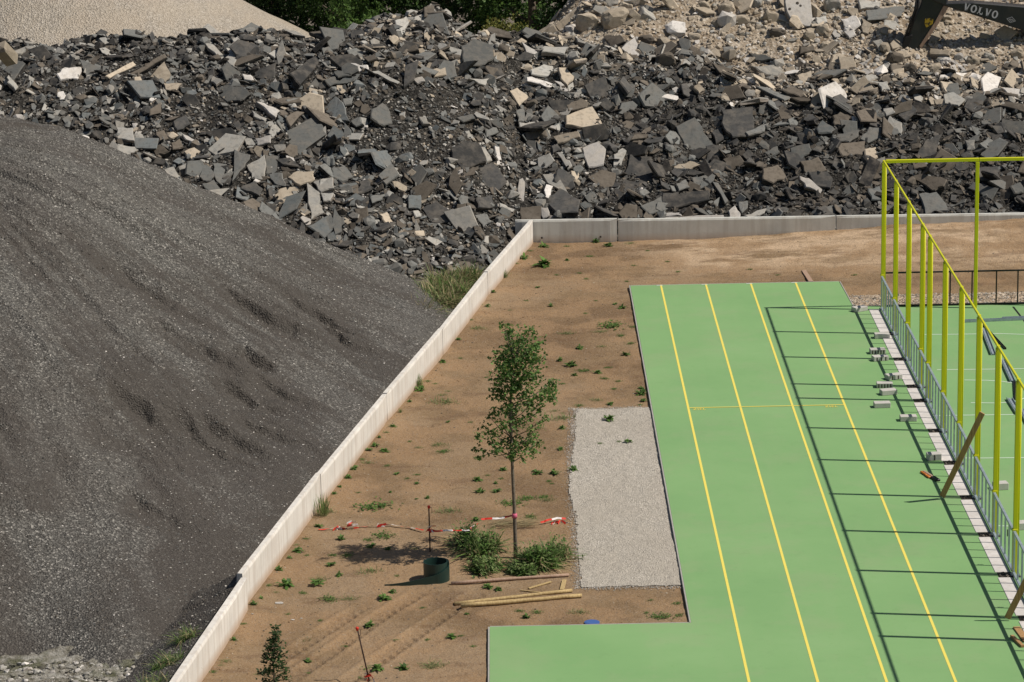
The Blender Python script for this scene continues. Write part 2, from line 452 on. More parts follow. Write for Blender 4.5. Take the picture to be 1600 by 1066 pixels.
def h_gravel(X,Y):
    d=(wall_x(Y)-.16-X)*.983
    con=.5*sst(57.0,60.5,Y)*(1-sst(77.5,81.5,Y))
    con=con-.25*(1-sst(52.0,55.5,Y))
    slope=con+.42*np.maximum(d,0)+.012*np.maximum(d,0)**2
    cy=np.where(Y<78,.69,.95)
    r=np.hypot(X+20.8,(Y-78)*cy)
    ang=np.arctan2(Y-78,X+20.8)
    cone=8.75-.55*r+.85*sst(-13.6,-11.2,X)*sst(62,56.0,Y)
    z=smin(slope,cone,1.2)
    z=smin(z,np.full_like(z,5.35),1.0)
    amp=sst(0,1.6,z)
    g=fbm(ang*26+2*fbm(X*.2,Y*.2,2,5),r*.22,4,3)
    g2=fbm(ang*60,r*.5,3,31)
    z=z+amp*(.17*g+.05*g2+.23*fbm(X*.42,Y*.36,4,9)+.03*fbm(X*2.2,Y*2.2,3,12))
    hz,hm=hollow_mask(X,Y)
    z=z-amp*hz*1.35-amp*hm*.09*np.abs(fbm(X*2.0,Y*2.0,4,83))+amp*hm*.03*fbm(X*7,Y*7,3,84)
    d2=wall_x(Y)-.16-X
    z=np.maximum(z,(.40-.42*d2+.05*fbm(X*3,Y*3,3,88))*sst(49,51,Y)*(1-sst(59.5,61,Y))-.5*(1-sst(49,51,Y)*(1-sst(59.5,61,Y))))
    return z
RX=[-26,-19.5,-18,-15,-12.5,-10.5,-9,-7.5,-6.4,-5.2,-4,-2,0,3,8,16,26]
CREST=[]
def rub_toe(X): return np.interp(X,[-26,-8,-5,-3.6,30],[86.0,87.2,88.6,90.75,90.75])
def crest(X): return np.interp(X,[-26,-20.5,-18.5,-17,-15,-13,-11,-9.8,-8.8,-7.6,-6.2,-5,-4,-2,0,3,8,16,26],
                               [5.0,4.9,5.0,5.2,4.9,4.9,4.95,5.0,5.0,5.2,5.3,4.7,4.3,4.2,3.9,3.6,3.4,3.3,3.3])
def h_rubble(X,Y):
    t=Y-rub_toe(X)
    m=.50
    zc=crest(X)+.35*fbm(X*.5,0*X+3,3,2)
    up=m*t+.06*np.clip(t,0,8)*0
    z=smin(up,zc,.9)
    tc=zc/m
    z=z-np.where(t>tc+1.5,(t-tc-1.5)*.45,0)
    amp=sst(-.5,1.5,t)
    z=z+amp*(.45*fbm(X*.35,Y*.35,4,21)+.16*fbm(X*1.3,Y*1.3,3,23)+.05*fbm(X*5,Y*5,2,29))
    return z
def h_concrete(X,Y):
    toe=np.interp(X,[-6,0,6,20],[99.5,99.6,98.6,98.2])
    z=3.2+.52*(Y-toe)
    side=(X+3.3)*1.1+2.8+.3*fbm(X,Y,2,4)
    z=smin(z,side,.5)
    z=smin(z,np.full_like(z,8.5),.8)
    z=z-.6*np.maximum(Y-107,0)
    z=z+.35*fbm(X*.5,Y*.5,4,41)+.1*fbm(X*2,Y*2,3,43)
    return np.where(Y<toe-2,-5,z)
def h_beige(X,Y):
    r=np.hypot(X+20.5,Y-117)
    return smin(7.0-.56*r,np.full_like(r,6.4),.5)+.05*fbm(X*.6,Y*.6,3,51)
def h_dirt(X,Y):
    z=-.06+.035*fbm(X*.35,Y*.35,3,61)+.018*fbm(X*1.6,Y*1.6,3,63)+.008*fbm(X*7,Y*7,2,64)
    m=np.interp(X,[-1,1,3.4,7.2,11.2,22],[0,.03,.14,.36,.55,.8])
    z=z+m*sst(85.2,89.8,Y)*(1+.25*fbm(X*.7,Y*.7,3,66))
    edge=np.exp(-((X-wall_x(Y))/.35)**2)
    z=z+.03*edge
    # tyre tracks crossing the lower part of the strip
    for (x0,y0,x1,y1,w) in TRACKS:
        dx,dy=x1-x0,y1-y0;L=np.hypot(dx,dy);dx/=L;dy/=L
        s=(X-x0)*dx+(Y-y0)*dy; n=-(X-x0)*dy+(Y-y0)*dx
        n=n+.02*s*s*.12
        on=np.exp(-(n/w)**6)*sst(-.5,.6,s)*(1-sst(L-.6,L+.6,s))
        lug=np.sin((s+np.abs(n)*.9+.05*fbm(X*3,Y*3,2,8))*2*np.pi/.24)*(.5+vnoise(X*4,Y*4,19))
        z=z-on*(.03)+on*.035*lug*sst(.02,.08,np.abs(n))+.025*np.exp(-((np.abs(n)-w*1.15)/.05)**2)*sst(-.5,.6,s)*(1-sst(L-.6,L+.6,s))
    return z
TRACKS=[]
def _tr(a, b):
    A = at(a[0], a[1], -.06); B = at(b[0], b[1], -.06)
    return (A.x, A.y, B.x, B.y, .20)
TRACKS[:] = [_tr((420,1040),(560,952)), _tr((452,1062),(650,925)), _tr((530,1075),(735,930))]

# ------------------------------------------------------------------ setting: ground
bm = bmesh.new()
bmesh.ops.create_grid(bm, x_segments=24, y_segments=24, size=600)
g = link('ground', bm_mesh('ground', bm, M_YARD)); g.location = (0, 90, -.32); tag(g, kind='structure')
def earth_keep(X, Y, Z):
    wall = X > wall_x(Y)-.10
    court = ((X > -.80) & (Y < 84.60) & (X < 4.80)) | ((X > 4.80) & (Y < 81.7)) | ((Y < 57.0) & (X > -4.58))
    return wall & ~court
me = grid_mesh('earth', -12, 20, 45, 90.42, .05, h_dirt, M_EARTH, earth_keep)
tag(link('earth_ground', me), kind='structure')
def spoil_h(X, Y): return -.26+.08*fbm(X*.8, Y*.8, 4, 91)+.34*sst(-11.2,-13.0,X)*sst(55.6,54.0,Y)*(.5+.9*vnoise(X*1.8,Y*1.8,7))+.12*np.maximum(fbm(X*2.2,Y*2.2,2,94),0)
me = grid_mesh('yard', -17, -3, 44, 58.5, .05, lambda X, Y: spoil_h(X, Y)+.09*fbm(X*5,Y*5,4,92), M_SPOIL,
               lambda X, Y, Z: X < wall_x(Y)-.12)
tag(link('pale_spoil_ground', me), kind='structure')

# ------------------------------------------------------------------ heaps of loose material (each one thing that nobody could count)
me = grid_mesh('dark_gravel', -27, -4.5, 52, 93, .055, h_gravel, M_DARKGRAVEL,
               lambda X, Y, Z: (X < wall_x(Y)-.10) & (Z > -.36))
co = np.empty(len(me.vertices)*3, np.float32); me.vertices.foreach_get('co', co); co = co.reshape(-1, 3)
me.attributes.new('fines', 'FLOAT', 'POINT').data.foreach_set('value', fines_of(co[:,0], co[:,1]).astype(np.float32))
tag(link('dark_gravel_heap', me), 'big smooth heap of dark asphalt gravel with light specks behind the pale wall', 'gravel heap', kind='stuff')
me = grid_mesh('rubble_base', -30, 24, 84.5, 112, .11, h_rubble, M_FINES, lambda X, Y, Z: (Z > -.5) & ((Y > 90.60) | (X < wall_x(Y)-.12)))
tag(link('rubble_soil', me), 'dark fines and soil between the broken asphalt pieces of the long heap', 'rubble soil', kind='stuff')
me = grid_mesh('concrete_soil', -6, 24, 97, 118, .11, h_concrete, M_CSOIL, lambda X, Y, Z: Z > -.5)
tag(link('concrete_rubble_soil', me), 'tan soil and crushed concrete of the pale heap under the excavator arm', 'rubble soil', kind='stuff')
me = grid_mesh('beige_gravel', -36, -6, 102, 134, .16, h_beige, M_BEIGE, lambda X, Y, Z: Z > -.5)
tag(link('beige_gravel_heap', me), 'smooth heap of pale beige gravel behind the asphalt rubble', 'gravel heap', kind='stuff')
def chip_h(X, Y): return h_dirt(X, Y)+.022+.5*.02*fbm(X*3, Y*3, 3, 95)
def chip_keep(X, Y, Z):
    e = .03*fbm(Y*1.3, X*0+1, 3, 96)+.05*fbm(Y*11, X*11, 3, 97)
    left = np.interp(Y, [59.3, 64, 66, 68, 72.5], [-2.86, -2.86, -2.98, -2.84, -2.62])
    return (X > left+e) & (X < -.80) & (Y > 59.38+e*.7) & (Y < 72.42+e*.5)
me = grid_mesh('chippings', -3.3, -.79, 59, 73, .03, chip_h, M_CHIPPINGS, chip_keep)
tag(link('stone_chippings', me), 'rectangle of pale stone chippings beside the green track', 'chippings', kind='stuff')
def peb_keep(X, Y, Z):
    e = .06*fbm(X*2.5, Y*0, 3, 98)
    return (Y < 83.15+e) & (Y > 81.83) & (X > 4.93)
me = grid_mesh('pebbles', 4.6, 18, 81.8, 83.4, .03, lambda X, Y: -.045+.03*vnoise(X*11, Y*11, 3)+.02*fbm(X*4, Y*4, 2, 9), M_PEBBLE, peb_keep)
tag(link('pebble_strip', me), 'strip of tan pebbles behind the court edge', 'pebbles', kind='stuff')

# ------------------------------------------------------------------ green court and track
poly = [(-4.63,44),(24,44),(24,81.80),(4.90,81.80),(4.84,84.66),(-.83,84.66),(-.84,57.05),(-4.63,57.05)]
bm = bmesh.new()
top = [bm.verts.new((x, y, 0)) for x, y in poly]; bot = [bm.verts.new((x, y, -.12)) for x, y in poly]
bm.faces.new(top)
for i in range(len(poly)):
    j = (i+1) % len(poly); bm.faces.new((top[j], top[i], bot[i], bot[j]))
bmesh.ops.recalc_face_normals(bm, faces=bm.faces)
court = tag(link('sports_court', bm_mesh('sports_court', bm, M_COURT)), kind='structure')
def edging(a, b, name='edging_strip'):
    bm = bmesh.new(); add_beam(bm, (a[0], a[1], -.05), (b[0], b[1], -.05), .032, .103, bevel=.006)
    o = link(name, bm_mesh(name, bm, M_EDGE), court); return o
for a, b in (((-.858,57.07),(-.852,84.70)), ((-4.65,44),(-4.65,57.05)), ((-4.63,57.072),(-.88,57.072)), ((-.83,84.685),(4.84,84.685)), ((4.87,84.66),(4.925,81.83)), ((4.95,81.825),(24,81.825))):
    edging(a, b)
def ribbon(pts, w, z=.004):
    bm = bmesh.new(); L = []; R_ = []
    pts = [Vector((p[0], p[1], z)) for p in pts]
    for i, p in enumerate(pts):
        t = (pts[min(i+1, len(pts)-1)]-pts[max(0, i-1)]).normalized(); n = Vector((-t.y, t.x, 0))*w/2
        L.append(bm.verts.new(p+n)); R_.append(bm.verts.new(p-n))
    for i in range(len(pts)-1):
        bm.faces.new((R_[i], R_[i+1], L[i+1], L[i]))
    bmesh.ops.recalc_face_normals(bm, faces=bm.faces)
    return bm
for i in range(4):
    pts = [(i*1.22, y) for y in np.linspace(44, 84.66, 40)]
    link('lane_line', bm_mesh('lane_line', ribbon(pts, .052), M_YLINE), court)
    bm = ribbon([(i*1.22-.12, 84.60), (i*1.22+.05, 84.60)], .05, .0075)
    link('lane_end_mark', bm_mesh('lane_end_mark', bm, M_WLINE), court)
YF = 72.1265
link('finish_line', bm_mesh('finish_line', ribbon([(.03, YF), (3.63, YF)], .045, .0075), M_YLINE), court)
def lettering(txt, size, mat, extrude=0.0):
    cu = bpy.data.curves.new('t', 'FONT'); cu.body = txt; cu.size = size; cu.extrude = extrude; cu.offset = size*.012
    cu.space_character = 1.15
    o = bpy.data.objects.new('t', cu); COL.objects.link(o)
    dg = bpy.context.evaluated_depsgraph_get(); me = bpy.data.meshes.new_from_object(o.evaluated_get(dg))
    bpy.data.objects.remove(o); me.materials.clear(); me.materials.append(mat); return me
zi = lettering('ZIEL', .185, M_YLINE); zi.name = 'finish_lettering'
for x in (.10, 3.18):
    o = link('finish_lettering', zi, court); o.location = (x, YF-.19, .006); o.scale = (.78, 1, 1)
def pxline(pts, w, n=14, z=.004):
    P = [at(x, y) for x, y in pts]; out = []
    for a, b in zip(P, P[1:]):
        for k in range(n): out.append(a.lerp(b, k/n))
    out.append(P[-1]); return ribbon(out, w, z)
for pts in ([(1442,523),(1500,522.5),(1560,521.5),(1640,524)], [(1464,578),(1560,577),(1640,575.5)], [(1507,594),(1540,594.5),(1565,596),(1584,599)],
            [(1517,629.5),(1560,630),(1585,628),(1602,622),(1640,606)], [(1440,650),(1506,649),(1585,648),(1640,647)], [(1480,716),(1538,716),(1640,715)],
            [(1600,538),(1625,536)], [(1560,822),(1700,824)]):
    link('court_stripe', bm_mesh('court_stripe', pxline(pts, .042), M_WLINE), court)
link('court_stripe', bm_mesh('court_stripe', pxline([(1583,479.5),(1600,501),(1620,530)], .05), M_BLACK), court)  # thin dark diagonal strip lying flat on the court

# ------------------------------------------------------------------ pale concrete wall elements
def wall_element(a, b, h, th, mat, label, base=-.30, chamfer=.035, batter=.045, group='cast concrete wall elements'):
    a = Vector((a[0], a[1], 0)); b = Vector((b[0], b[1], 0)); L = (b-a).length
    d = (b-a).normalized(); n = Vector((d.y, -d.x, 0))           # n points to the front face
    prof = [(0, base), (0-.0, h-chamfer-.02), (-chamfer*.6, h), (-th+chamfer*.4, h), (-th, h-chamfer), (-th-batter, base)]
    bm = bmesh.new(); rings = []
    ns = 14
    rg = random.Random(int(a.x*100)+int(a.y*10))
    for i in range(ns+1):
        s = L*i/ns
        if i == 0: s = .016
        if i == ns: s = L-.016
        ring = []
        for q, (u, z) in enumerate(prof):
            jig = rg.uniform(-.004, .004)
            uu = u-(.02 if (i in (0, ns) and q in (0, 1)) else 0)
            ring.append(bm.verts.new(a+d*s+n*(uu+jig)+Vector((0, 0, z+jig*.6))))
        rings.append(ring)
    k = len(prof)
    for r0, r1 in zip(rings, rings[1:]):
        for j in range(k):
            bm.faces.new((r0[j], r1[j], r1[(j+1) % k], r0[(j+1) % k]))
    bm.faces.new(rings[0]); bm.faces.new(rings[-1][::-1])
    bmesh.ops.recalc_face_normals(bm, faces=bm.faces)
    o = link('concrete_wall_element', bm_mesh('concrete_wall_element', bm, mat))
    return tag(o, label, 'concrete wall', group)
WJ = list(zip(WALL_X, WALL_Y))
labs = ['pale wall element nearest the camera, set a step forward of the next',
        'pale wall element behind the shredded end of the red and white tape',
        'pale wall element with three leafy weeds at its foot, beside the small sapling row',
        'pale wall element halfway along, beside the top of the dark gravel slope',
        'pale wall element in front of the tall grass by the rubble',
        'pale wall element that meets the grey back wall at the corner']
wall_element((-11.34,44),(-9.255,58.4), .62, .15, M_WALL, labs[0])
hs = [.665,.635,.65,.63,.645]
for i in range(2, 7):
    wall_element(WJ[i], WJ[i+1], hs[i-2], .13, M_WALL, labs[i-1])
bx = [(-3.93,90.50),(-.955,90.44),(5.35,90.30),(11.7,90.16),(18.0,90.02)]
bl = ['short grey back wall element next to the corner, with two small lifting holes', 'long grey back wall element behind the sandy earth, right of the first joint',
      'grey back wall element seen through the yellow fence posts', 'grey back wall element at the far end, mostly out of the picture']
for i in range(4):
    o = wall_element(bx[i], bx[i+1], .60 if i else .62, .13, M_WALL2, bl[i])
for x in (-3.15, -1.45):
    bm = bmesh.new(); add_tube(bm, [(x, 90.435, .10), (x, 90.475, .10)], .028, 10)
    o = link('lifting_hole', bm_mesh('lifting_hole', bm, M_RECESS)); o.parent = bpy.data.objects['concrete_wall_element.006']  # dark plug on the face, its colour paints the hole's shade
    
# ------------------------------------------------------------------ yellow ball fence
XF, Y0, BAY, HP = 5.638, 81.349, 2.574, 3.95
UN = [0,1,2,3,3.5,4.5,5.5,6.5,7.5,8.5,9.5,10.0,11.0,12.0,13.0]
fence = empty('ball_fence', (XF, Y0-15, 0)); tag(fence, 'tall yellow-green tubular ball fence along the track with low steel railing panels', 'fence')
def fp(bm): # world -> fence local
    bmesh.ops.translate(bm, verts=bm.verts, vec=-Vector(fence.location)); return bm
for i, u in enumerate(UN):
    y = Y0-u*BAY
    bm = bmesh.new()
    add_box(bm, (-.050, -.045, -.15), (.032, .045, HP-.05), bevel=.006)
    add_tube(bm, [(.052, -.012, .02), (.052, -.012, HP-.06)], .018, 10)
    add_box(bm, (-.066, -.058, .90), (.034, .058, .95), bevel=.006)
    me = bm_mesh('post', bm, M_YPOST)
    o = link('post', me, fence); o.location = Vector((XF, y, 0))-Vector(fence.location)
    bm = bmesh.new(); add_box(bm, (-.05, -.045, HP-.048), (.05, .045, HP-.030), bevel=.004); add_box(bm, (-.034, -.04, HP-.0295), (.034, .04, HP+.03), bevel=.004)
    q = link('rail_bracket', bm_mesh('rail_bracket', bm, M_YPOST), o)
    bm = bmesh.new(); add_box(bm, (-.085, -.075, .006), (.085, .075, .020), bevel=.003)
    for bx_, by_ in ((-.066,-.058),(.066,-.058),(-.066,.058),(.066,.058)): add_tube(bm, [(bx_, by_, .02), (bx_, by_, .042)], .010, 6)
    link('base_plate', bm_mesh('base_plate', bm, M_STEEL), o)
for a, b in zip(UN, UN[1:]):
    ya, yb = Y0-a*BAY, Y0-b*BAY
    bm = bmesh.new(); add_beam(bm, (XF, ya-.052*(a == 0) , HP), (XF, yb+.006, HP), .045, .048, bevel=.008)
    link('top_rail', bm_mesh('top_rail', fp(bm), M_YPOST), fence)
# back return of the fence
BX = [XF, 8.06, 10.63, 13.2, 15.8]
for x in BX[1:]:
    bm = bmesh.new(); add_box(bm, (x-.045, Y0-.045, -.15), (x+.045, Y0+.045, HP-.05), bevel=.008)
    link('post', bm_mesh('post', fp(bm), M_YPOST), fence)
for a, b in zip(BX, BX[1:]):
    bm = bmesh.new(); add_beam(bm, (a+.045, Y0, HP), (b+.04, Y0, HP), .085, .085, bevel=.008)
    link('top_rail', bm_mesh('top_rail', fp(bm), M_YPOST), fence)
# railing panels: frame with four uprights, a lift-out part of the fence per bay
for k, (a, b) in enumerate(zip(UN, UN[1:])):
    ya, yb = Y0-a*BAY-.065, Y0-b*BAY+.065
    x = XF-.035
    bm = bmesh.new()
    add_beam(bm, (x, ya, .90), (x, yb, .90), .055, .045, bevel=.005)
    add_beam(bm, (x, ya, .07), (x, yb, .07), .055, .045, bevel=.005)
    for yy in (ya-.02, yb+.02): add_beam(bm, (x, yy, .093), (x, yy, .877), .035, .035, bevel=.004)
    panel = link('railing_panel', bm_mesh('railing_panel', fp(bm), M_STEEL), fence)
    n = 4 if b-a > .6 else 1
    for j in range(n):
        yy = ya+(yb-ya)*(j+1)/(n+1)
        bm = bmesh.new(); add_beam(bm, (x, yy, .092), (x, yy, .878), .034, .034, bevel=.003)
        link('upright_bar', bm_mesh('upright_bar', fp(bm), M_STEEL), panel)
    if k in (8, 9):
        bm = bmesh.new(); yy = ya+(yb-ya)*.78
        add_box(bm, (x-.036, yy-.012, .60), (x-.0185, yy+.012, .74), bevel=.003)
        link('latch', bm_mesh('latch', fp(bm), M_BLACK), panel)
# foundation blocks under the fence, flat patches between paint dark soil and shade of post pockets
for a, b in zip(UN, UN[1:]):
    ya, yb = Y0-a*BAY-.17*(a > 0)+.04*(a == 0), Y0-b*BAY+.17
    bm = bmesh.new(); add_box(bm, (XF-.36, yb, -.10), (XF-.075, ya, .012), bevel=.006)
    o = link('foundation_block', bm_mesh('foundation_block', bm, M_KERB)); o.parent = court
for i, u in enumerate(UN[1:]):
    y = Y0-u*BAY
    bm = bmesh.new()
    vs = [bm.verts.new(v) for v in ((XF-.33, y-.165, .0045), (XF+.10, y-.165, .0045), (XF+.10, y+.165, .0045), (XF-.33, y+.165, .0045))]
    bm.faces.new(vs)
    rg = random.Random(i)
    for k in range(9):
        m = Matrix.Translation((XF-.30+rg.random()*.36, y-.12+rg.random()*.24, .01)) @ Matrix.Rotation(rg.random()*3, 4, 'Z')
        s = rg.uniform(.015, .04); add_box(bm, (-s, -s*.6, -s*.5), (s, s*.6, s*.6), 1, m, bevel=s*.3)
    o = link('post_pocket', bm_mesh('post_pocket', bm, [M_RECESS, SIDE['concrete']]), court)
# black railing at the back of the court
rail = empty('black_railing', (9, 81.66, 0)); tag(rail, 'low black metal railing at the back end of the court', 'railing')
xs = [at(x, 478).x for x in (1484.5, 1519, 1523.5, 1557.5, 1591.5, 1625, 1659, 1693)]
rl = Vector(rail.location)
def rpart(name, a, b, w, h):
    bm = bmesh.new(); add_beam(bm, Vector(a)-rl, Vector(b)-rl, w, h, bevel=.004); link(name, bm_mesh(name, bm, M_BLACK), rail)
rpart('top_rail', (XF+.08, 81.66, .915), (xs[-1], 81.66, .915), .04, .04)
rpart('bottom_rail', (XF+.08, 81.66, .03), (xs[-1], 81.66, .03), .045, .045)
for x in xs: rpart('upright_bar', (x, 81.66, .053), (x, 81.66, .895), .034, .034)
for x in xs[:1]: rpart('upright_bar', (x-.0, 81.70, .053), (x-.0, 81.70, .895), .03, .03)

# ------------------------------------------------------------------ loose things on the court
def block(px, py, rot, L=.40, Wd=.22, H=.13, label='', slots=0, mat=None, name='concrete_block', cat='concrete block', group='loose concrete blocks on the court'):
    c = at(px, py, 0)
    root = empty(name, (c.x, c.y, .0), rot); tag(root, label, cat, group)
    bm = bmesh.new(); add_box(bm, (-L/2, -Wd/2, .002), (L/2, Wd/2, H), bevel=.008)
    link('body', bm_mesh('block_body', bm, mat or M_PAVER), root)
    for k in range(slots):
        x = -L/2+L*(k+.7)/(slots+.4)
        bm = bmesh.new(); add_box(bm, (x-.014, -Wd/2-.003, .012), (x+.014, -Wd/2+.002, H-.02))
        link('slot', bm_mesh('slot', bm, M_RECESS), root)  # thin dark bar on the face paints the shade of a groove
    return root
B = [(1343,486,.5,0,'pale block alone at the far end, beside the pebble strip'),
 (1378,528,.0,0,'plain pale block second from the pebble strip'),
 (1371,552,.06,5,'slotted pale block of the middle pair, the one further back'),
 (1375,563,.22,3,'pale block lying askew in front of a slotted one'),
 (1396,592,.32,2,'pale block turned askew and crossed by the top rail shadow of the railing'),
 (1382,605,-.05,5,'slotted pale block partly hidden by the block in front'),
 (1388,616,.22,0,'plain pale block leaning against a slotted one'),
 (1378,636,.02,0,'plain pale block nearest the finish line lettering'),
 (1419,657,.0,0,'pale block closest to the fence foot, halfway along the track'),
 (1459,718,.05,1,'pale block near the hand tools, half in shadow'),
 (1563,764,.12,0,'pale block behind the railing, on the far side of the fence'),
 (1598,826,.12,0,'pale block behind the fence near the picture edge')]
for i, (x, y, r, s, lab) in enumerate(B):
    big = y > 700
    block(x, y, r, L=.38 if not big else .31, H=.12 if not big else .15, slots=s, label=lab)
def loose_beam(name, a, b, w, h, mat, label, cat, group=None, za=None, zb=None, roll=0, bevel=.005):
    A = at(a[0], a[1], za if za is not None else h/2); Bp = at(b[0], b[1], zb if zb is not None else h/2)
    bm = bmesh.new(); add_beam(bm, (0,0,0), Bp-A, w, h, roll, bevel=bevel)
    o = link(name, bm_mesh(name, bm, mat)); o.location = A
    return tag(o, label, cat, group)
def loose_plank(a, b, top, label, name='brace_plank'):
    # leaning timber brace: foot on the court, head against a fence post
    A = at(a[0], a[1], .05)
    Bp = at_y(b[0], b[1], top)
    bm = bmesh.new(); add_beam(bm, (0,0,0), Bp-A, .12, .035, math.radians(90), bevel=.004)
    o = link(name, bm_mesh(name, bm, M_WOOD)); o.location = A
    return tag(o, label, 'plank', 'timber braces leaning on the fence')
yb1 = Y0-7.5*BAY
loose_plank((1472,776),(1535,645), at(1472,776).y-.6, 'brown timber plank leaning against the fence beside the hand tools')
loose_plank((1574,966),(1632,850), at(1574,966).y-.3, 'brown timber plank leaning on the fence at the picture edge')
# hand tools
def tool(a, b, w, mat, label, cat, head=None):
    A = at(a[0], a[1], .025); Bp = at(b[0], b[1], .025)
    root = empty(cat.replace(' ', '_'), A); tag(root, label, cat)
    d = Bp-A
    bm = bmesh.new(); add_beam(bm, (0,0,0), d*.62, w, w*.8, bevel=w*.2); link('handle', bm_mesh('handle', bm, mat), root)
    bm = bmesh.new(); add_beam(bm, d*.62, d, w*1.5, w*.7, bevel=w*.15); link('head', bm_mesh('head', bm, head or M_BLACK), root)
tool((1439,737),(1453,746), .05, M_ORANGE, 'orange handled tool on the green court near a leaning plank', 'hand saw', M_ORANGE)
tool((1443,737),(1466,751), .075, M_OLDWOOD, 'dark tool with a brown grip on the green court', 'hand tool')
loose_beam('wood_offcut', (1588,980), (1604,1002), .13, .03, M_WOOD, 'flat orange board piece by the fence foot', 'wood piece')
loose_beam('wood_offcut', (1581,994), (1598,1010), .07, .05, M_WOOD, 'narrow brown timber offcut with dark middle by the fence foot', 'wood piece')
loose_beam('wood_offcut', (1256,423), (1267,440), .13, .03, M_OLDWOOD, 'short weathered board lying on earth at the track end', 'wood piece', za=-.02, zb=-.02)
# steel rails lying on the far court
def channel(a, b, w, h, label, mat=None):
    A = at(a[0], a[1], .004); Bp = at(b[0], b[1], .004); d = Bp-A
    bm = bmesh.new()
    m, L = beam_matrix((0,0,0), d)
    add_box(bm, (-w/2, 0, 0), (w/2, .01, L), 0, m)
    add_box(bm, (-w/2, .0105, 0), (-w/2+.012, h, L), 0, m)
    add_box(bm, (w/2-.012, .0105, 0), (w/2, h, L), 0, m)
    add_box(bm, (-w*.18, .0105, 0), (w*.18, h*.55, L), 0, m)
    o = link('steel_rail', bm_mesh('steel_rail', bm, mat or M_STEEL)); o.location = A
    tag(o, label, 'steel rail', 'steel rails lying on the far court')
channel((1506,503.5),(1640,498), .10, .06, 'long galvanised rail lying across the far end of the court')
channel((1566,498.5),(1640,495.5), .08, .05, 'shorter galvanised rail right behind the long one')
channel((1536,514),(1552,555), .13, .06, 'grey rail pointing at the camera between two yellow posts, the one further back')
channel((1535,508),(1571,546), .05, .04, 'thin dark rod lying beside a grey rail', M_BLACK)
channel((1566,562),(1582,597), .13, .06, 'grey rail pointing at the camera, the middle one')
channel((1585,597),(1587,625), .06, .04, 'short dark rod ending at a yellow post', M_BLACK)
channel((1577,624),(1592,648), .14, .06, 'grey rail nearest the camera on the far court')
channel((1596,640),(1612,672), .14, .06, 'grey rail partly out of the picture on the far court')
# ------------------------------------------------------------------ rubble pieces
def h_heap(X, Y):
    return np.maximum(h_rubble(X, Y), h_concrete(X, Y))
_tt = np.linspace(80, 125, 900)
def hit_heap(x, y):
    d = np.array(ray(x, y)); P = CAMn[None]+d[None]*_tt[:, None]
    z = h_heap(P[:,0], P[:,1]); k = np.nonzero(P[:,2] < z)[0]
    return P[k[0]] if len(k) else None
def heap_normal(X, Y, e=.4):
    zx = (h_heap(X+e, Y)-h_heap(X-e, Y))/(2*e); zy = (h_heap(X, Y+e)-h_heap(X, Y-e))/(2*e)
    n = np.stack([-zx, -zy, np.ones_like(zx)], -1); return n/np.linalg.norm(n, axis=-1, keepdims=True)
def slab_bm(P, N, th, rg, tone):
    """broken slab: outline P (counter-clockwise about N), chipped rim, ragged underside"""
    c = sum(P, Vector())/len(P)
    # subdivide the outline a little so that the break line wanders
    Q = []
    for i, p in enumerate(P):
        q = P[(i+1) % len(P)]; Q.append(p); l = (q-p).length
        k = 2 if l > .35 else 1
        dirn = (q-p).normalized(); nn = dirn.cross(N)
        for j in range(1, k+1):
            f = j/(k+1)+rg.uniform(-.1, .1)
            Q.append(p.lerp(q, f)+nn*rg.uniform(-.045, .045)*min(1, l/.5))
    bm = bmesh.new(); n = len(Q)
    ch = min(.03, th*.2)
    r0 = [bm.verts.new(c+(p-c)*(1-ch/max(.08, (p-c).length))+N*rg.uniform(-.006, .006)) for p in Q]
    r1 = [bm.verts.new(p-N*ch*rg.uniform(.6, 1.6)) for p in Q]
    r2 = [bm.verts.new(c+(p-c)*rg.uniform(.86, 1.04)-N*th*rg.uniform(.8, 1.15)) for p in Q]
    ct = bm.verts.new(c+N*rg.uniform(-.004, .012)); cb = bm.verts.new(c-N*th*1.05)
    for i in range(n):
        j = (i+1) % n
        bm.faces.new((ct, r0[i], r0[j])).material_index = 0
        bm.faces.new((r0[i], r1[i], r1[j], r0[j])).material_index = 0
        bm.faces.new((r1[i], r2[i], r2[j], r1[j])).material_index = 1
        bm.faces.new((cb, r2[j], r2[i])).material_index = 1
    return bm

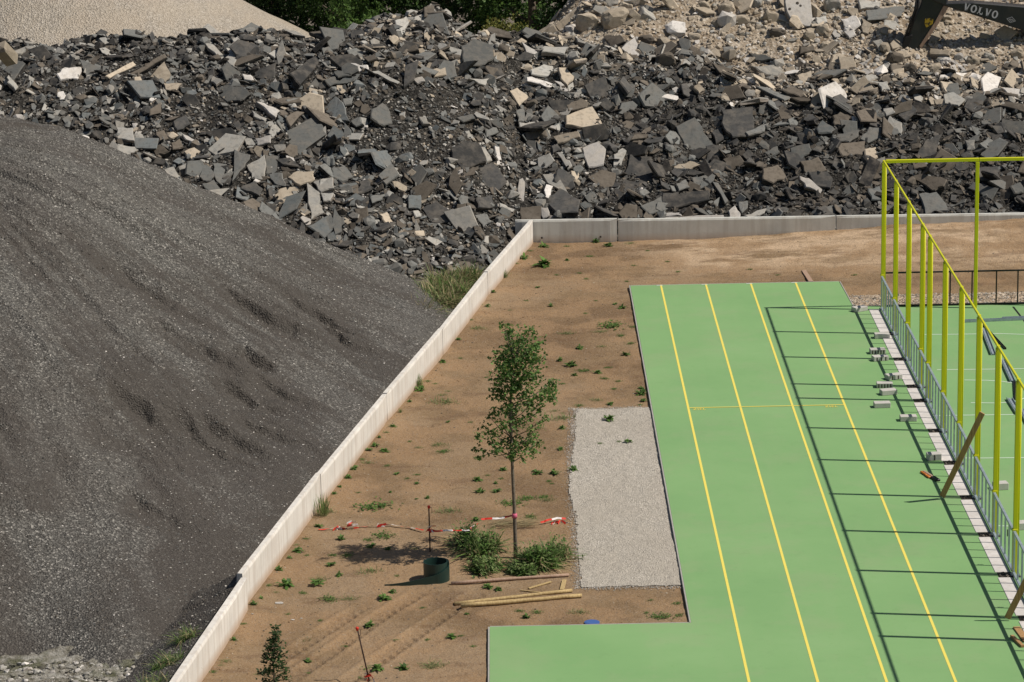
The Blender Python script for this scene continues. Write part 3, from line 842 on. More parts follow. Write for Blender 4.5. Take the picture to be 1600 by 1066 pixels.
HERO_A = """G .14 1325,605 1440,545 1480,560 1508,618 1385,712 1345,680
G .1 1000,425 1040,395 1120,400 1158,432 1110,465 1050,470
L .1 1140,765 1222,715 1225,830 1165,825
G .1 1226,715 1288,722 1280,790 1229,830
G .1 1085,690 1155,715 1130,770 1075,835
G .1 1245,805 1305,800 1322,862 1270,850
L .1 1420,845 1480,890 1478,940 1500,980 1440,1015 1425,940
L .1 1445,840 1540,820 1545,870 1485,888
L .1 1482,892 1542,890 1530,930 1495,930
P .12 1425,1045 1520,995 1560,1040 1500,1100
G .08 915,835 950,760 990,800 980,835
G .08 985,755 1050,760 1030,860 995,820
G .08 935,850 990,830 1030,890 980,900
L .1 490,690 530,640 545,690 510,720
L .08 540,590 615,590 620,650 540,640
L .1 545,665 650,680 600,725 540,715
W .2 262,340 300,310 375,310 360,365 280,370
T .1 695,355 760,285 790,350 765,380
T .1 755,385 840,385 815,415 765,415
T .1 490,350 615,285 630,300 510,360
B .1 600,340 760,250 770,265 620,350
G .15 15,325 75,275 115,290 60,370
L .1 40,345 85,400 70,415 35,380
L .1 1035,270 1070,240 1110,262 1080,305
L .08 950,200 985,205 1040,260 1020,275
W .06 720,155 775,165 805,190 770,198
W .1 845,620 890,640 940,665 905,670 860,645
L .1 760,785 805,770 855,850 830,855
W .12 1185,470 1220,475 1295,510 1275,540
L .1 1165,510 1240,550 1225,560 1175,540
W .08 1180,640 1250,625 1250,660 1190,672
L .08 1125,640 1165,640 1185,672 1140,672
W .1 1120,340 1160,345 1175,375 1130,368
L .15 30,250 130,210 165,215 100,250
T .18 1330,820 1375,790 1450,790 1455,830 1390,855
T .18 1270,900 1300,870 1400,860 1340,940 1290,940
B .25 720,610 760,600 780,640 740,655
T .25 850,700 900,680 930,700 890,740
W .1 1265,122 1290,120 1292,142 1268,142
W .1 1297,112 1335,130 1300,140
B .1 1095,195 1150,190 1150,225 1105,230
D .15 1340,340 1460,260 1475,290 1390,390
D .12 1175,330 1275,290 1265,370 1180,360
B .25 790,660 830,640 850,680 800,690
D .25 800,560 860,530 880,570 820,600
B .3 695,680 750,665 780,700 720,720
G .1 1325,460 1380,455 1395,480 1340,490
G .1 1430,445 1500,450 1510,475 1450,475
B .1 1325,540 1370,515 1410,520 1345,585
G .12 1535,770 1570,775 1600,810 1550,830
D .15 1110,870 1180,835 1215,870 1200,905
L .08 985,350 1030,370 1000,390 975,375
W .08 610,570 635,568 635,598 620,598
T .1 620,355 650,352 660,375 630,385
L .06 1265,670 1320,668 1325,692 1280,702
"""
HERO_B = """P .14 5,490 68,430 100,455 130,540 60,525
G .12 232,485 280,458 305,480 325,550 285,560 230,525
G .12 630,205 690,175 765,200 770,265 715,290 650,300
L .12 335,90 385,72 400,100 370,155 340,145
L .1 415,30 490,35 465,60 425,62
L .1 420,75 470,62 480,95 435,105
L .12 705,38 760,85 765,135 725,120
L .1 783,150 840,135 885,145 888,178 790,178
B .15 250,95 350,42 370,50 290,115
W .2 135,280 212,288 213,322 137,318
W .12 415,350 455,340 470,362 435,375
L .15 1000,205 1110,208 1090,240 990,230
L .15 1140,165 1250,210 1258,228 1150,185
W .12 1345,215 1405,165 1425,200 1430,270 1380,265
W .12 900,185 970,225 970,265 920,235
L .14 940,310 1000,285 1040,295 1055,350 945,330
T .14 1065,300 1100,300 1135,340 1105,380 1075,350
W .1 922,345 945,343 1053,380 1050,395 925,362
W .1 1045,360 1075,365 1110,405 1090,410
T .12 1100,515 1215,475 1265,560 1230,580 1180,570 1100,555
B .12 1100,470 1165,435 1200,455 1190,480 1110,495
T .1 1040,610 1150,585 1158,610 1060,640
W .12 1172,660 1240,632 1275,665 1265,735 1200,745 1185,710
D .12 1385,690 1478,700 1480,800 1440,855 1345,840
B .14 1195,790 1260,755 1320,770 1310,850 1260,858
D .14 1010,900 1070,840 1160,890 1150,945 1060,950
D .12 1045,800 1065,750 1140,790 1140,830 1060,840
D .12 585,665 640,630 710,640 740,720 640,760 590,700
D .12 680,740 780,730 835,810 770,860 690,800
W .1 890,800 905,795 915,810 910,918 880,915
L .12 1055,680 1080,680 1125,740 1105,755
L .12 645,585 665,580 692,620 670,630
L .12 720,655 735,655 770,715 745,720
W .12 780,650 800,655 812,740 790,735
L .1 888,545 970,543 970,567 892,567
W .1 1005,550 1055,560 1050,577 1010,570
W .1 1010,822 1040,830 1020,885 998,900
B .2 895,925 990,918 990,960 985,985 895,985
W .1 985,925 1015,925 1022,960 995,975
L .12 1310,690 1350,660 1368,670 1345,738 1310,740
T .12 845,405 880,390 930,430 890,470
G .1 610,525 680,508 693,530 640,545
L .12 775,470 800,468 835,490 810,505
G .1 740,575 790,570 800,590 745,612
G .12 1430,920 1530,870 1520,940 1470,955
D .12 1530,860 1600,855 1600,920 1535,945
L .12 0,800 60,795 62,855 0,860
P .12 110,895 160,860 205,885 190,915 115,920
P .1 395,870 450,870 448,935 395,930
L .1 290,735 350,750 320,775
L .1 45,270 150,240 155,255 60,285
T .15 500,310 560,300 565,335 510,345
L .08 225,320 260,315 355,365 345,372
L .1 665,352 755,350 740,382
W .12 1490,405 1600,430 1598,450 1500,425
B .1 1265,160 1340,155 1360,185 1300,210
B .18 380,190 430,185 440,220 390,230
L .1 0,580 25,560 30,605 0,625
G .1 100,440 150,430 140,465 110,470
G .12 135,540 180,520 195,555 160,565
L .1 440,520 470,520 490,550 460,550
D .12 745,290 810,285 825,335 750,335
G .1 20,355 65,340 95,370 45,385
G .1 60,320 120,310 140,335 80,345
D .18 455,930 520,900 620,960 600,990 500,990
G .1 690,960 735,950 765,990 730,1015
L .1 800,905 870,935 860,950 805,925
G .12 0,985 50,955 75,1000 30,1050
G .14 50,750 110,740 150,790 100,810 60,790
D .12 175,810 215,800 235,840 170,865
B .2 150,930 210,920 215,980 160,1000
G .1 225,875 290,865 280,890 235,905
T .1 265,955 300,945 330,995 300,1000
T .15 420,1030 465,1028 470,1050 430,1050
L .1 415,940 440,938 455,965 430,970
B .16 610,910 650,905 655,945 620,955
D .18 700,880 770,870 780,920 710,925
D .15 1030,650 1060,640 1080,665 1040,680
B .12 915,590 980,585 975,620 920,625
G .1 880,490 910,485 912,540 885,540
G .1 920,490 945,485 950,535 925,538
"""
HERO_C = """G .14 48,565 130,525 170,590 220,650 160,690 90,660
D .12 250,490 390,475 395,600 300,610 260,570
D .1 205,590 250,565 258,620 225,640
T .1 35,745 110,718 155,735 80,778
G .14 895,45 1065,28 1050,70 900,90
W .14 598,785 640,795 700,845 690,862 625,835
W .12 830,518 885,516 887,542 835,542
L .12 970,485 1010,478 1025,500 985,515
L .14 1000,515 1055,545 1050,595 980,575
G .12 870,620 910,565 980,570 985,605 905,640
G .12 755,600 865,578 860,605 820,632 760,625
B .16 745,515 780,498 828,520 820,560 755,555
P .14 680,560 700,535 757,575 740,590 682,592
G .12 555,660 640,640 650,670 600,718 565,700
B .12 760,640 890,630 880,690 790,695
T .14 890,665 940,655 950,700 905,725
L .12 930,715 980,698 985,740 940,745
D .1 1120,700 1160,625 1235,600 1200,700
B .2 1090,790 1150,775 1255,800 1240,830 1190,850
G .14 1130,865 1210,855 1265,940 1160,955
G .12 1350,840 1370,812 1485,840 1455,890
K .12 1060,505 1110,452 1170,465 1190,500
D .12 955,465 990,418 1015,460 995,472
L .12 1335,625 1380,622 1380,665 1345,670
G .12 1400,640 1440,610 1480,640 1430,665
G .1 210,810 235,815 280,895 265,905
W .12 280,940 310,915 335,950 330,975 285,975
G .1 325,900 365,895 365,925 340,950
L .1 350,960 450,930 440,950 370,972
L .12 385,295 510,290 540,345 450,330
G .12 255,295 305,290 300,330 255,325
T .12 585,335 650,315 658,375 600,375
G .14 405,385 450,390 560,435 530,445
B .14 520,400 560,382 640,410 600,430
B .12 560,435 700,440 710,455 600,452
T .1 125,385 150,372 178,400 150,415
W .12 1270,270 1290,268 1345,318 1330,320
W .16 1275,320 1395,325 1390,345 1290,345
W .14 1410,350 1440,320 1500,345 1480,425 1420,410
W .14 1500,390 1600,400 1600,425 1540,440
W .14 1555,330 1600,318 1600,360 1520,365
T .12 1180,215 1270,225 1265,245 1180,240
T .14 1225,360 1285,370 1290,415 1250,410
B .12 1475,450 1600,465 1600,500 1490,470
W .3 780,85 850,70 870,110 840,135 800,120
W .2 795,140 840,130 850,155 820,170
L .2 670,75 715,68 725,100 680,110
T .2 875,80 920,105 905,150 880,145
L .12 950,365 990,362 1000,400 965,405
T .2 770,250 835,250 850,300 780,310
B .2 600,205 660,200 665,225 600,240
B .2 1005,285 1080,290 1090,330 1020,340
W .1 0,950 70,948 70,962 0,965
W .1 0,967 255,960 260,972 0,977
G .12 440,680 500,650 510,680 470,700
B .18 435,750 500,735 540,790 480,815 435,800
B .16 255,710 330,690 350,720 290,765
G .1 45,820 90,800 110,835 60,850
D .14 0,870 190,850 195,890 50,925 0,925
G .1 122,790 185,780 190,810 125,832
D .12 530,955 620,935 600,965 530,970
G .1 700,930 750,915 760,945 705,950
L .1 860,350 920,330 950,345 870,370
P .12 905,840 955,830 990,880 920,890
B .18 600,720 680,700 720,760 640,790
G .1 355,590 460,550 440,585 370,605
D .15 180,650 260,645 230,720 180,720
G .12 1500,530 1600,540 1600,600 1510,590
D .14 1390,750 1480,740 1500,800 1400,800
G .12 1540,830 1600,800 1600,860 1560,860
D .12 1095,840 1130,850 1125,870 1100,860
L .08 255,210 300,205 320,235 270,245
G .12 60,170 110,180 120,245 70,230
G .14 370,235 430,240 490,265 400,270
W .14 500,60 560,80 545,100 505,85
L .14 860,0 960,5 950,35 870,40
"""
# rounded concrete lumps and beams of the pale heap: x, y in the third crop, size, tone
def crop_px(s, x0, y0):
    out = []
    for ln in s.strip().splitlines():
        w = ln.split(); out.append((w[0], float(w[1]), [(x0+float(a)/k_, y0+float(b)/k_) for a, b in (q.split(',') for q in w[2:]) for k_ in (CROP_K,)]))
    return out
CROP_K = 2.961; HEROES = crop_px(HERO_A, 0, 0)
CROP_K = 2.857; HEROES += crop_px(HERO_B, 500, 0) + crop_px(HERO_C, 1040, 0)

PIECES = []      # (object, px, py, size px, tone, kind, shape)
def shape_word(P):
    xs = [p[0] for p in P]; ys = [p[1] for p in P]
    w = max(xs)-min(xs); h = max(ys)-min(ys)
    A = abs(sum(P[i][0]*P[(i+1) % len(P)][1]-P[(i+1) % len(P)][0]*P[i][1] for i in range(len(P))))/2
    dmax = max(math.dist(a, b) for a in P for b in P)
    if A/dmax**2 < .22: return 'long narrow', dmax
    if len(P) == 3: return 'three-cornered', dmax
    if A/dmax**2 < .36: return 'oblong', dmax
    return 'flat' , dmax
HMASK = []
for tone, th, P in HEROES:
    cx = sum(p[0] for p in P)/len(P); cyy = sum(p[1] for p in P)/len(P)
    c = hit_heap(cx, cyy)
    if c is None: continue
    rg = random.Random(int(cx*7+cyy*13))
    n = Vector(heap_normal(np.array(c[0]), np.array(c[1])))
    n = (n+Vector((rg.uniform(-.35, .45), rg.uniform(-.45, .05), rg.uniform(-.15, .35)))).normalized()
    v = (CAM-Vector(c)).normalized()
    while n.dot(v) < .42: n = (n+v*.12).normalized()
    c = Vector(c)+v*.10+n*.10
    W3 = []
    for (x, y) in P:
        d = ray(x, y); t_ = (c-CAM).dot(n)/d.dot(n); W3.append(CAM+d*t_)
    ctr = sum(W3, Vector())/len(W3)
    W3 = [ctr+(w-ctr)*1.03 for w in W3]
    # counter-clockwise about n
    if sum(((W3[i]-ctr).cross(W3[(i+1) % len(W3)]-ctr)).dot(n) for i in range(len(W3))) < 0: W3 = W3[::-1]
    bm = slab_bm([w-ctr for w in W3], n, th*1.2, rg, tone)
    conc = tone in 'WLT' and (cyy < 130 or tone == 'W')
    me = bm_mesh('slab', bm, [CM[tone], SIDE[SIDE_OF[tone]]])
    nm = 'concrete_slab' if conc else 'asphalt_slab'
    o = link(nm, me); o.location = ctr
    sw, dm = shape_word(P)
    PIECES.append((o, cx, cyy, dm, tone, 'concrete' if conc else 'asphalt', sw))
    xs = [p[0] for p in P]; ys = [p[1] for p in P]; HMASK.append((min(xs), max(xs), min(ys), max(ys)))

# bigger concrete beams and lumps, built as solid bodies
def heap_beam(a, b, w, h, tone, lift=.15, shape='long'):
    A = hit_heap(*a); Bq = hit_heap(*b)
    d = ray(*a); A = Vector(A if A is not None else (0,0,0)); Bq = Vector(Bq if Bq is not None else (0,0,0))
    mid = (A.y+Bq.y)/2
    A = at_y(*a, mid-.1); Bq = at_y(*b, mid+.15)
    bm = bmesh.new(); add_beam(bm, (0,0,0), Bq-A, w, h, random.uniform(-.4, .4), bevel=.03)
    bmesh.ops.subdivide_edges(bm, edges=[e for e in bm.edges if e.calc_length() > .4], cuts=3, use_grid_fill=True)
    for vv in bm.verts: vv.co += Vector((random.uniform(-1,1), random.uniform(-1,1), random.uniform(-1,1)))*.018
    o = link('concrete_beam', bm_mesh('concrete_beam', bm, CM[tone])); o.location = A+Vector((0, 0, -h*.1))
    PIECES.append((o, (a[0]+b[0])/2, (a[1]+b[1])/2, math.dist(a, b), tone, 'beam', 'long'))
    HMASK.append((min(a[0], b[0]), max(a[0], b[0]), min(a[1], b[1]), max(a[1], b[1])))
heap_beam((838,62),(866,42), .30,.35,'T'); heap_beam((872,48),(912,14), .42,.45,'T'); heap_beam((843,50),(862,36), .25,.2,'L')
heap_beam((1034,-14),(1076,44), .30,.28,'T'); heap_beam((1000,18),(1038,42), .42,.30,'L'); heap_beam((985,18),(1022,48), .22,.25,'T')
heap_beam((0,70),(19,94), .20,.2,'T'); heap_beam((1404,33),(1366,12), .2,.2,'L')
def heap_lump(x, y, w, h, tone, seed, dd=.8):
    c = hit_heap(x, y)
    if c is None: return
    k = np.linalg.norm(c-CAMn)/F_PX
    rg = np.random.default_rng(seed)
    bm = bmesh.new(); bmesh.ops.create_icosphere(bm, subdivisions=3, radius=1)
    for vv in bm.verts:
        p = np.array(vv.co); s = 1+.28*fbm(p[0]*1.5+seed, p[1]*1.5+p[2], 3, seed)+.10*fbm(p[0]*5, p[2]*5+p[1]*3, 2, seed+3)
        q = p*s; q = np.clip(q, -.83, .83)
        vv.co = Vector((q[0]*w*k/2*1.15, q[1]*(w+h)*k/4*dd, q[2]*h*k/2*1.25))
    for f in bm.faces: f.smooth = False
    o = link('concrete_lump', bm_mesh('concrete_lump', bm, CM[tone])); o.location = Vector(c)+Vector((0, 0, h*k*.18)); o.rotation_euler = (rg.uniform(-.2, .2), rg.uniform(-.5, .5), rg.uniform(-.4, .4))
    PIECES.append((o, x, y, max(w, h), tone, 'concrete', 'rounded'))
    HMASK.append((x-w/2, x+w/2, y-h/2, y+h/2))
for i, q in enumerate([(917,42,36,30,'T'),(962,38,46,34,'T'),(950,6,32,22,'L'),(893,50,18,16,'W'),(978,14,22,14,'T'),(1100,12,20,14,'T'),
    (1135,18,26,20,'T'),(1160,35,24,16,'T'),(1180,8,22,20,'L'),(1205,30,26,18,'T'),(1300,12,26,22,'L'),(1340,40,20,16,'L'),(1326,50,16,14,'W'),
    (1285,50,22,16,'T'),(1290,75,18,14,'T'),(1215,55,26,14,'B'),(1265,60,22,14,'T'),(1498,92,16,12,'W'),(1520,100,22,16,'T'),(1545,92,18,12,'L'),
    (1590,88,20,16,'T'),(1460,110,22,14,'T'),(1478,98,18,12,'W'),(1420,112,24,16,'B'),(1400,95,30,18,'B'),(1010,65,26,14,'B'),(1000,86,20,12,'T'),
    (1120,40,18,12,'T'),(1085,62,20,14,'T'),(1140,62,16,12,'L'),(1040,98,30,22,'B'),(1500,15,18,10,'L'),(1540,60,20,10,'T'),(1575,70,16,10,'L'),(1480,30,14,8,'T')]):
    heap_lump(*q, seed=100+i)

# big white slab with lifting holes near the excavator
c = hit_heap(1250, 22); n = Vector((.15, -.75, .62)).normalized(); c = Vector(c)+Vector((0,-.3,.2))
P = []
for x, y in ((1227,-6),(1266,-6),(1273,42),(1240,37),(1229,18)):
    d = ray(x, y); P.append(CAM+d*((c-CAM).dot(n)/d.dot(n)))
ctr = sum(P, Vector())/len(P)
if sum(((P[i]-ctr).cross(P[(i+1) % len(P)]-ctr)).dot(n) for i in range(len(P))) < 0: P = P[::-1]
bm = slab_bm([w-ctr for w in P], n, .22, random.Random(3), 'W'); o = link('concrete_slab', bm_mesh('slab', bm, [CM['W'], SIDE['concrete']])); o.location = ctr
tag(o, 'big white concrete slab with dark holes, upright in the pale heap near the excavator', 'concrete slab', 'broken concrete pieces', 'thing')
for (x, y, r) in ((1246,5,.05),(1251,9,.04),(1234,14,.045)):
    d = ray(x, y); q = CAM+d*((c+n*.012-CAM).dot(n)/d.dot(n))-ctr
    bm = bmesh.new(); add_tube(bm, [q-n*.02, q+n*.006], r, 10); h = link('hole', bm_mesh('hole', bm, M_RECESS)); h.parent = o  # dark disc on the slab, painted shade of an open hole

# ---- scattered pieces: a library of broken shapes, the biggest as objects, the rest as one mass
def lib_slab(seed):
    rg = random.Random(seed); n = rg.choice([4,4,5,5,6]); a0 = rg.random()*6.28
    asp = rg.uniform(.45, 1.0) if seed % 3 else rg.uniform(.22, .45)
    P = []
    for i in range(n):
        a = a0+2*math.pi*(i+rg.uniform(-.28, .28))/n; r = rg.uniform(.75, 1.1)
        P.append(Vector((math.cos(a)*r, math.sin(a)*r*asp, 0)))
    th = rg.uniform(.10, .27)
    bm = bmesh.new(); ch = .06
    r0 = [bm.verts.new(p*(1-ch)+Vector((0,0,th/2))) for p in P]
    r1 = [bm.verts.new(p*rg.uniform(.98,1.04)+Vector((0,0,th/2-rg.uniform(.03,.1)))) for p in P]
    r2 = [bm.verts.new(p*rg.uniform(.78, 1.05)+Vector((rg.uniform(-.06,.06), rg.uniform(-.06,.06), -th/2*rg.uniform(.8, 1.2)))) for p in P]
    bm.faces.new(r0).material_index = 0
    for i in range(n):
        j = (i+1) % n
        bm.faces.new((r0[i], r1[i], r1[j], r0[j])).material_index = 0
        bm.faces.new((r1[i], r2[i], r2[j], r1[j])).material_index = 1
    bm.faces.new(r2[::-1]).material_index = 1
    bmesh.ops.triangulate(bm, faces=bm.faces); return bm
def lib_rock(seed):
    rg = random.Random(seed); bm = bmesh.new()
    for i in range(20):
        v_ = Vector((rg.gauss(0,1), rg.gauss(0,1), rg.gauss(0,1))).normalized()
        bm.verts.new(Vector((v_.x*rg.uniform(.85,1.05), v_.y*rg.uniform(.65,.85), v_.z*rg.uniform(.5,.72))))
    bmesh.ops.convex_hull(bm, input=bm.verts)
    bmesh.ops.delete(bm, geom=[v for v in bm.verts if not v.link_faces], context='VERTS')
    bmesh.ops.triangulate(bm, faces=bm.faces)
    for f in bm.faces: f.material_index = 0
    return bm
def lib_arrays(bm):
    bm.verts.index_update()
    V = np.array([v.co[:] for v in bm.verts]); T = np.array([[v.index for v in f.verts] for f in bm.faces]); mi = np.array([f.material_index for f in bm.faces])
    bm.free(); return V, T, mi
SLABS = [lib_arrays(lib_slab(500+i)) for i in range(36)]
ROCKS = [lib_arrays(lib_rock(900+i)) for i in range(16)]
LIB = SLABS+ROCKS
TK = list(TONES)
MLIST = [CM[k] for k in TK]+[SIDE['asphalt'], SIDE['concrete']]
def mat_idx(tone, mi): return np.where(mi == 0, TK.index(tone), len(TK)+(0 if SIDE_OF[tone] == 'asphalt' else 1))
def rot_between(nrm, spin, tiltv):
    n = nrm+tiltv; n /= np.linalg.norm(n)
    a = np.array([math.cos(spin), math.sin(spin), 0.]); x = a-n*a.dot(n); x /= np.linalg.norm(x); y = np.cross(n, x)
    return np.stack([x, y, n], 1)
def zone(px, py, rg):
    """which colours lie where in the heap"""
    if py < 100 and px > 850 and py < 95-(0 if px > 1100 else 25)+0*px:
        return rg.choice(['T','T','T','W','T','L'])
    if 90 <= py < 165 and px > 1130:
        return rg.choice(['T','T','L','B','G','T','B','W'])
    if py < 110 and 560 < px < 1130:
        return rg.choice(['B','B','G','D','L','T','G'])
    if px < 560 and py < 130:
        return rg.choice(['D','G','D','B','G','L','K'])
    if px > 950 and py > 150:
        return rg.choice(['D','K','D','B','G','B','D','G'])
    return rg.choice(['D','G','D','B','G','B','P','L'] if rg.random() > .08 else ['L','W','T'])
def in_hero(px, py, m=2):
    for a, b, c_, d_ in HMASK:
        if a+m < px < b-m and c_+m < py < d_-m: return True
    return False
rg = random.Random(77)
acc = []
def scatter(n, xr, yr, smin_, smax_, pw, fn, lib, sink, tilt, tonefn=None, cond=None):
    X = RNG.uniform(xr[0], xr[1], n); Y = RNG.uniform(yr[0], yr[1], n)
    Z = fn(X, Y); Nn = heap_normal(X, Y)
    PX, PY = px_np(np.stack([X, Y, Z], 1))
    for i in range(n):
        if PX[i] < -60 or PX[i] > 1660 or PY[i] < -60: continue
        if Z[i] < -.25: continue
        if Y[i] < 91.2 and X[i] > wall_x(min(Y[i], 90.4))-.62 and X[i] < -3: continue
        if cond is not None and not cond(PX[i], PY[i], X[i], Y[i]): continue
        s = smin_*(smax_/smin_)**(rg.random()**pw)
        if X[i] > -3.6 and Y[i] < 90.72+s*.95: continue
        if X[i] <= -3.6 and X[i] > wall_x(min(Y[i], 90.4))-.3-s: continue
        hero = in_hero(PX[i], PY[i])
        if hero and s > .14: continue
        tn = (tonefn or zone)(PX[i], PY[i], rg)
        acc.append((s, X[i], Y[i], Z[i], Nn[i], PX[i], PY[i], tn, rg.choice(lib), rg.random()*6.28, (rg.gauss(0, tilt), rg.gauss(-.1, tilt), rg.gauss(0, .15)), sink))
iS = list(range(len(SLABS))); iR = list(range(len(SLABS), len(LIB)))
soil = lambda px, py, x, y: not (((px-650)/95)**2+((py-190)/75)**2 < 1 and rg.random() < .75) and not (((px-330)/70)**2+((py-172)/28)**2 < 1 and rg.random() < .7)
ycr = (86, 103)
scatter(2500, (-21, 13.5), ycr, .15, .70, 1.9, h_rubble, iS, .15, .52, cond=lambda a, b, x, y: soil(a, b, x, y) and not (a < 330 and b > 60 and rg.random() < .6))
scatter(27000, (-21, 13.5), ycr, .065, .27, 1.3, h_rubble, iS*3+iR, .2, .55, cond=soil)
scatter(26000, (-21, 13.5), ycr, .025, .075, 1.0, h_rubble, iR, 0, .6)
scatter(1500, (-4, 13.8), (98, 107), .10, .46, 1.8, h_concrete, iS*4+iR*2, .2, .4, cond=lambda a, b, x, y: not (a > 1440 and b < 95 and rg.random() < .9) and not (1080 < a < 1230 and 25 < b < 85 and rg.random() < .7))
scatter(9000, (-4, 13.8), (97.5, 107), .03, .13, 1.4, h_concrete, iR, .1, .6, tonefn=lambda a, b, r_: r_.choice('TTTTWL'))
# pale pebbles rolled out of the base course, around the middle of the heap
scatter(2600, (-13, 2), (87, 99), .025, .08, 1.3, h_rubble, iR, -.2, .6, tonefn=lambda a, b, r_: r_.choice('WTLL'), cond=lambda a, b, x, y: ((a-690)/170)**2+((b-270)/120)**2 < 1 or rg.random() < .25)
# visible size decides which pieces become single objects
def vis(a): 
    v_ = CAMn-np.array(a[1:4]); return a[0]*(.35+.65*abs(a[4]@v_)/np.linalg.norm(v_))
ok = [i for i, a in enumerate(acc) if 0 <= a[5] <= 1600 and 0 <= a[6] <= 415 and a[8] < len(SLABS)+99 and not (a[6] > 200+a[5]*.30 and a[5] < 700)]
acc_o = {}
single = set(sorted([i for i in ok], key=lambda i: -vis(acc[i]))[:170])
libmesh = {}
def place_rt(a):
    s, X, Y, Z, Nn, PX, PY, tn, li, spin, tv, sink = a
    R = rot_between(Nn, spin, np.array(tv)); loc = np.array([X, Y, Z])+Nn*s*(.22-sink*.5+.05)
    return R*s, loc
VV, TT, MM, off = [], [], [], 0
for i, a in enumerate(acc):
    R, loc = place_rt(a)
    if i in single:
        key = (a[8], a[7])
        if key not in libmesh:
            V, T, mi = LIB[a[8]]
            libmesh[key] = np_mesh('broken_piece', V, T, [CM[a[7]], SIDE[SIDE_OF[a[7]]]], mi)
        conc = a[7] in 'WLT' and a[6] < 130
        o = link('concrete_chunk' if conc else 'asphalt_chunk', libmesh[key])
        m4 = np.eye(4); m4[:3,:3] = R; m4[:3,3] = loc; o.matrix_world = Matrix(m4.tolist())
        PIECES.append((o, a[5], a[6], a[0]*2*50, a[7], 'concrete' if conc else 'asphalt', 'flat' if a[8] < len(SLABS) else 'blocky'))
        continue
    V, T, mi = LIB[a[8]]
    VV.append(V@R.T+loc); TT.append(T+off); MM.append(mat_idx(a[7], mi)); off += len(V)
me = np_mesh('rubble', np.concatenate(VV), np.concatenate(TT), MLIST, np.concatenate(MM))
tag(link('rubble_pieces', me), 'countless small broken pieces of asphalt and concrete covering the long heap', 'rubble', kind='stuff')
print('scatter', len(acc), 'tris', sum(len(t_) for t_ in TT), 'pieces', len(PIECES))

# ---- words that single each piece out
COLS = [(75,'at the outer end'),(165,'below the beige gravel'),(260,'over the gravel ridge'),(345,'below the mid beige mound'),(430,'above the gravel slope'),(520,'below the beige tip'),
        (600,'below the dark bushes'),(680,'under the summit'),(760,'over the tall grass'),(840,'behind the wall corner'),(920,'behind the short wall'),(1000,'behind the wall joint'),
        (1080,'opposite lane line one'),(1160,'opposite lane line two'),(1240,'opposite lane line three'),(1320,'opposite the track corner'),(1400,'around the corner post'),(1480,'below the excavator arm'),(1541,'behind the second post'),(9999,'at the picture edge')]
ROWS = [(55,'crest'),(105,'upper'),(155,'upper middle'),(205,'middle'),(255,'lower middle'),(305,'low-lying'),(9999,'bottommost')]
ORD = ['', 'second','third','fourth','fifth','sixth','seventh','eighth','ninth','tenth','eleventh','twelfth']
byc = {}
for pc in PIECES:
    o, x, y, dm, tone, kind, sh = pc
    cw = next(w for l, w in COLS if x < l); rw = next(w for l, w in ROWS if y < l)
    size = 'big' if dm > 44 else ('mid-sized' if dm > 24 else 'small')
    noun = {'asphalt':'asphalt piece','concrete':'concrete piece','beam':'concrete beam'}[kind]
    byc.setdefault((size, TONES[tone][0], sh, noun, rw, cw), []).append(pc)
for k, L in byc.items():
    L.sort(key=lambda q: q[1])
    size, tn, sh, noun, rw, cw = k
    for i, pc in enumerate(L):
        lab = f'{size} {tn} {sh} {noun}, {rw} heap, {cw}'
        if len(L) > 1: lab += ', first from the gravel' if i == 0 else f', {ORD[i]} from the gravel'
        kind = pc[5]
        tag(pc[0], lab, {'asphalt':'asphalt slab','concrete':'concrete chunk','beam':'concrete beam'}[kind], 'broken asphalt pieces' if kind == 'asphalt' else 'broken concrete pieces', 'thing')
# ------------------------------------------------------------------ excavator arm with its lettering
exc = empty('excavator_arm', (0,0,0)); tag(exc, 'dark excavator arm with white VOLVO lettering reaching into the pale heap', 'excavator')
YE = 99.9
e = at_y(1447, -6, YE); exc.location = (e.x, YE, 0)
def arm_prism(name, pts, y0, y1, mat, parent=exc, bev=.03):
    bm = bmesh.new(); vs = []
    F_ = [at_y(x, y, YE) for x, y in pts]
    a = [bm.verts.new((p.x, y0, p.z)) for p in F_]; b = [bm.verts.new((p.x, y1, p.z)) for p in F_]
    bm.faces.new(a); bm.faces.new(b[::-1])
    for i in range(len(a)):
        j = (i+1) % len(a); bm.faces.new((a[j], a[i], b[i], b[j]))
    bmesh.ops.recalc_face_normals(bm, faces=bm.faces)
    if bev: bmesh.ops.bevel(bm, geom=list(bm.edges), offset=bev, segments=1, affect='EDGES', profile=.5, clamp_overlap=True)
    bmesh.ops.translate(bm, verts=bm.verts, vec=-Vector(exc.location))
    return link(name, bm_mesh(name, bm, mat), parent)
boom = arm_prism('boom', [(1440,-40),(1478,-8),(1478,3),(1520,2),(1640,12),(1720,26),(1720,90),(1640,58),(1597,46),(1476,8),(1440,-8)], YE-.28, YE+.28, M_MACH)
stick = arm_prism('stick', [(1446,-46),(1482,-42),(1479,8),(1462,34),(1437,70),(1421,92),(1409,88),(1412,62),(1427,30),(1438,4)], YE-.20, YE+.20, M_MACH)
arm_prism('edge_plate', [(1473,7),(1481,9),(1464,37),(1438,74),(1435,70),(1459,33)], YE-.245, YE-.19, M_OLDWOOD, stick, .008)
arm_prism('bucket_link', [(1412,56),(1424,52),(1416,84),(1405,80)], YE-.30, YE-.12, M_BLACK, exc, .02)
arm_prism('bucket', [(1404,74),(1424,80),(1430,96),(1415,112),(1396,108),(1390,92)], YE-.45, YE+.45, M_MACH, exc, .03)
arm_prism('yellow_plate', [(1444,28),(1457,26),(1456,36),(1446,42),(1443,36)], YE-.225, YE-.18, M_MYEL, stick, .006)
bm = bmesh.new()
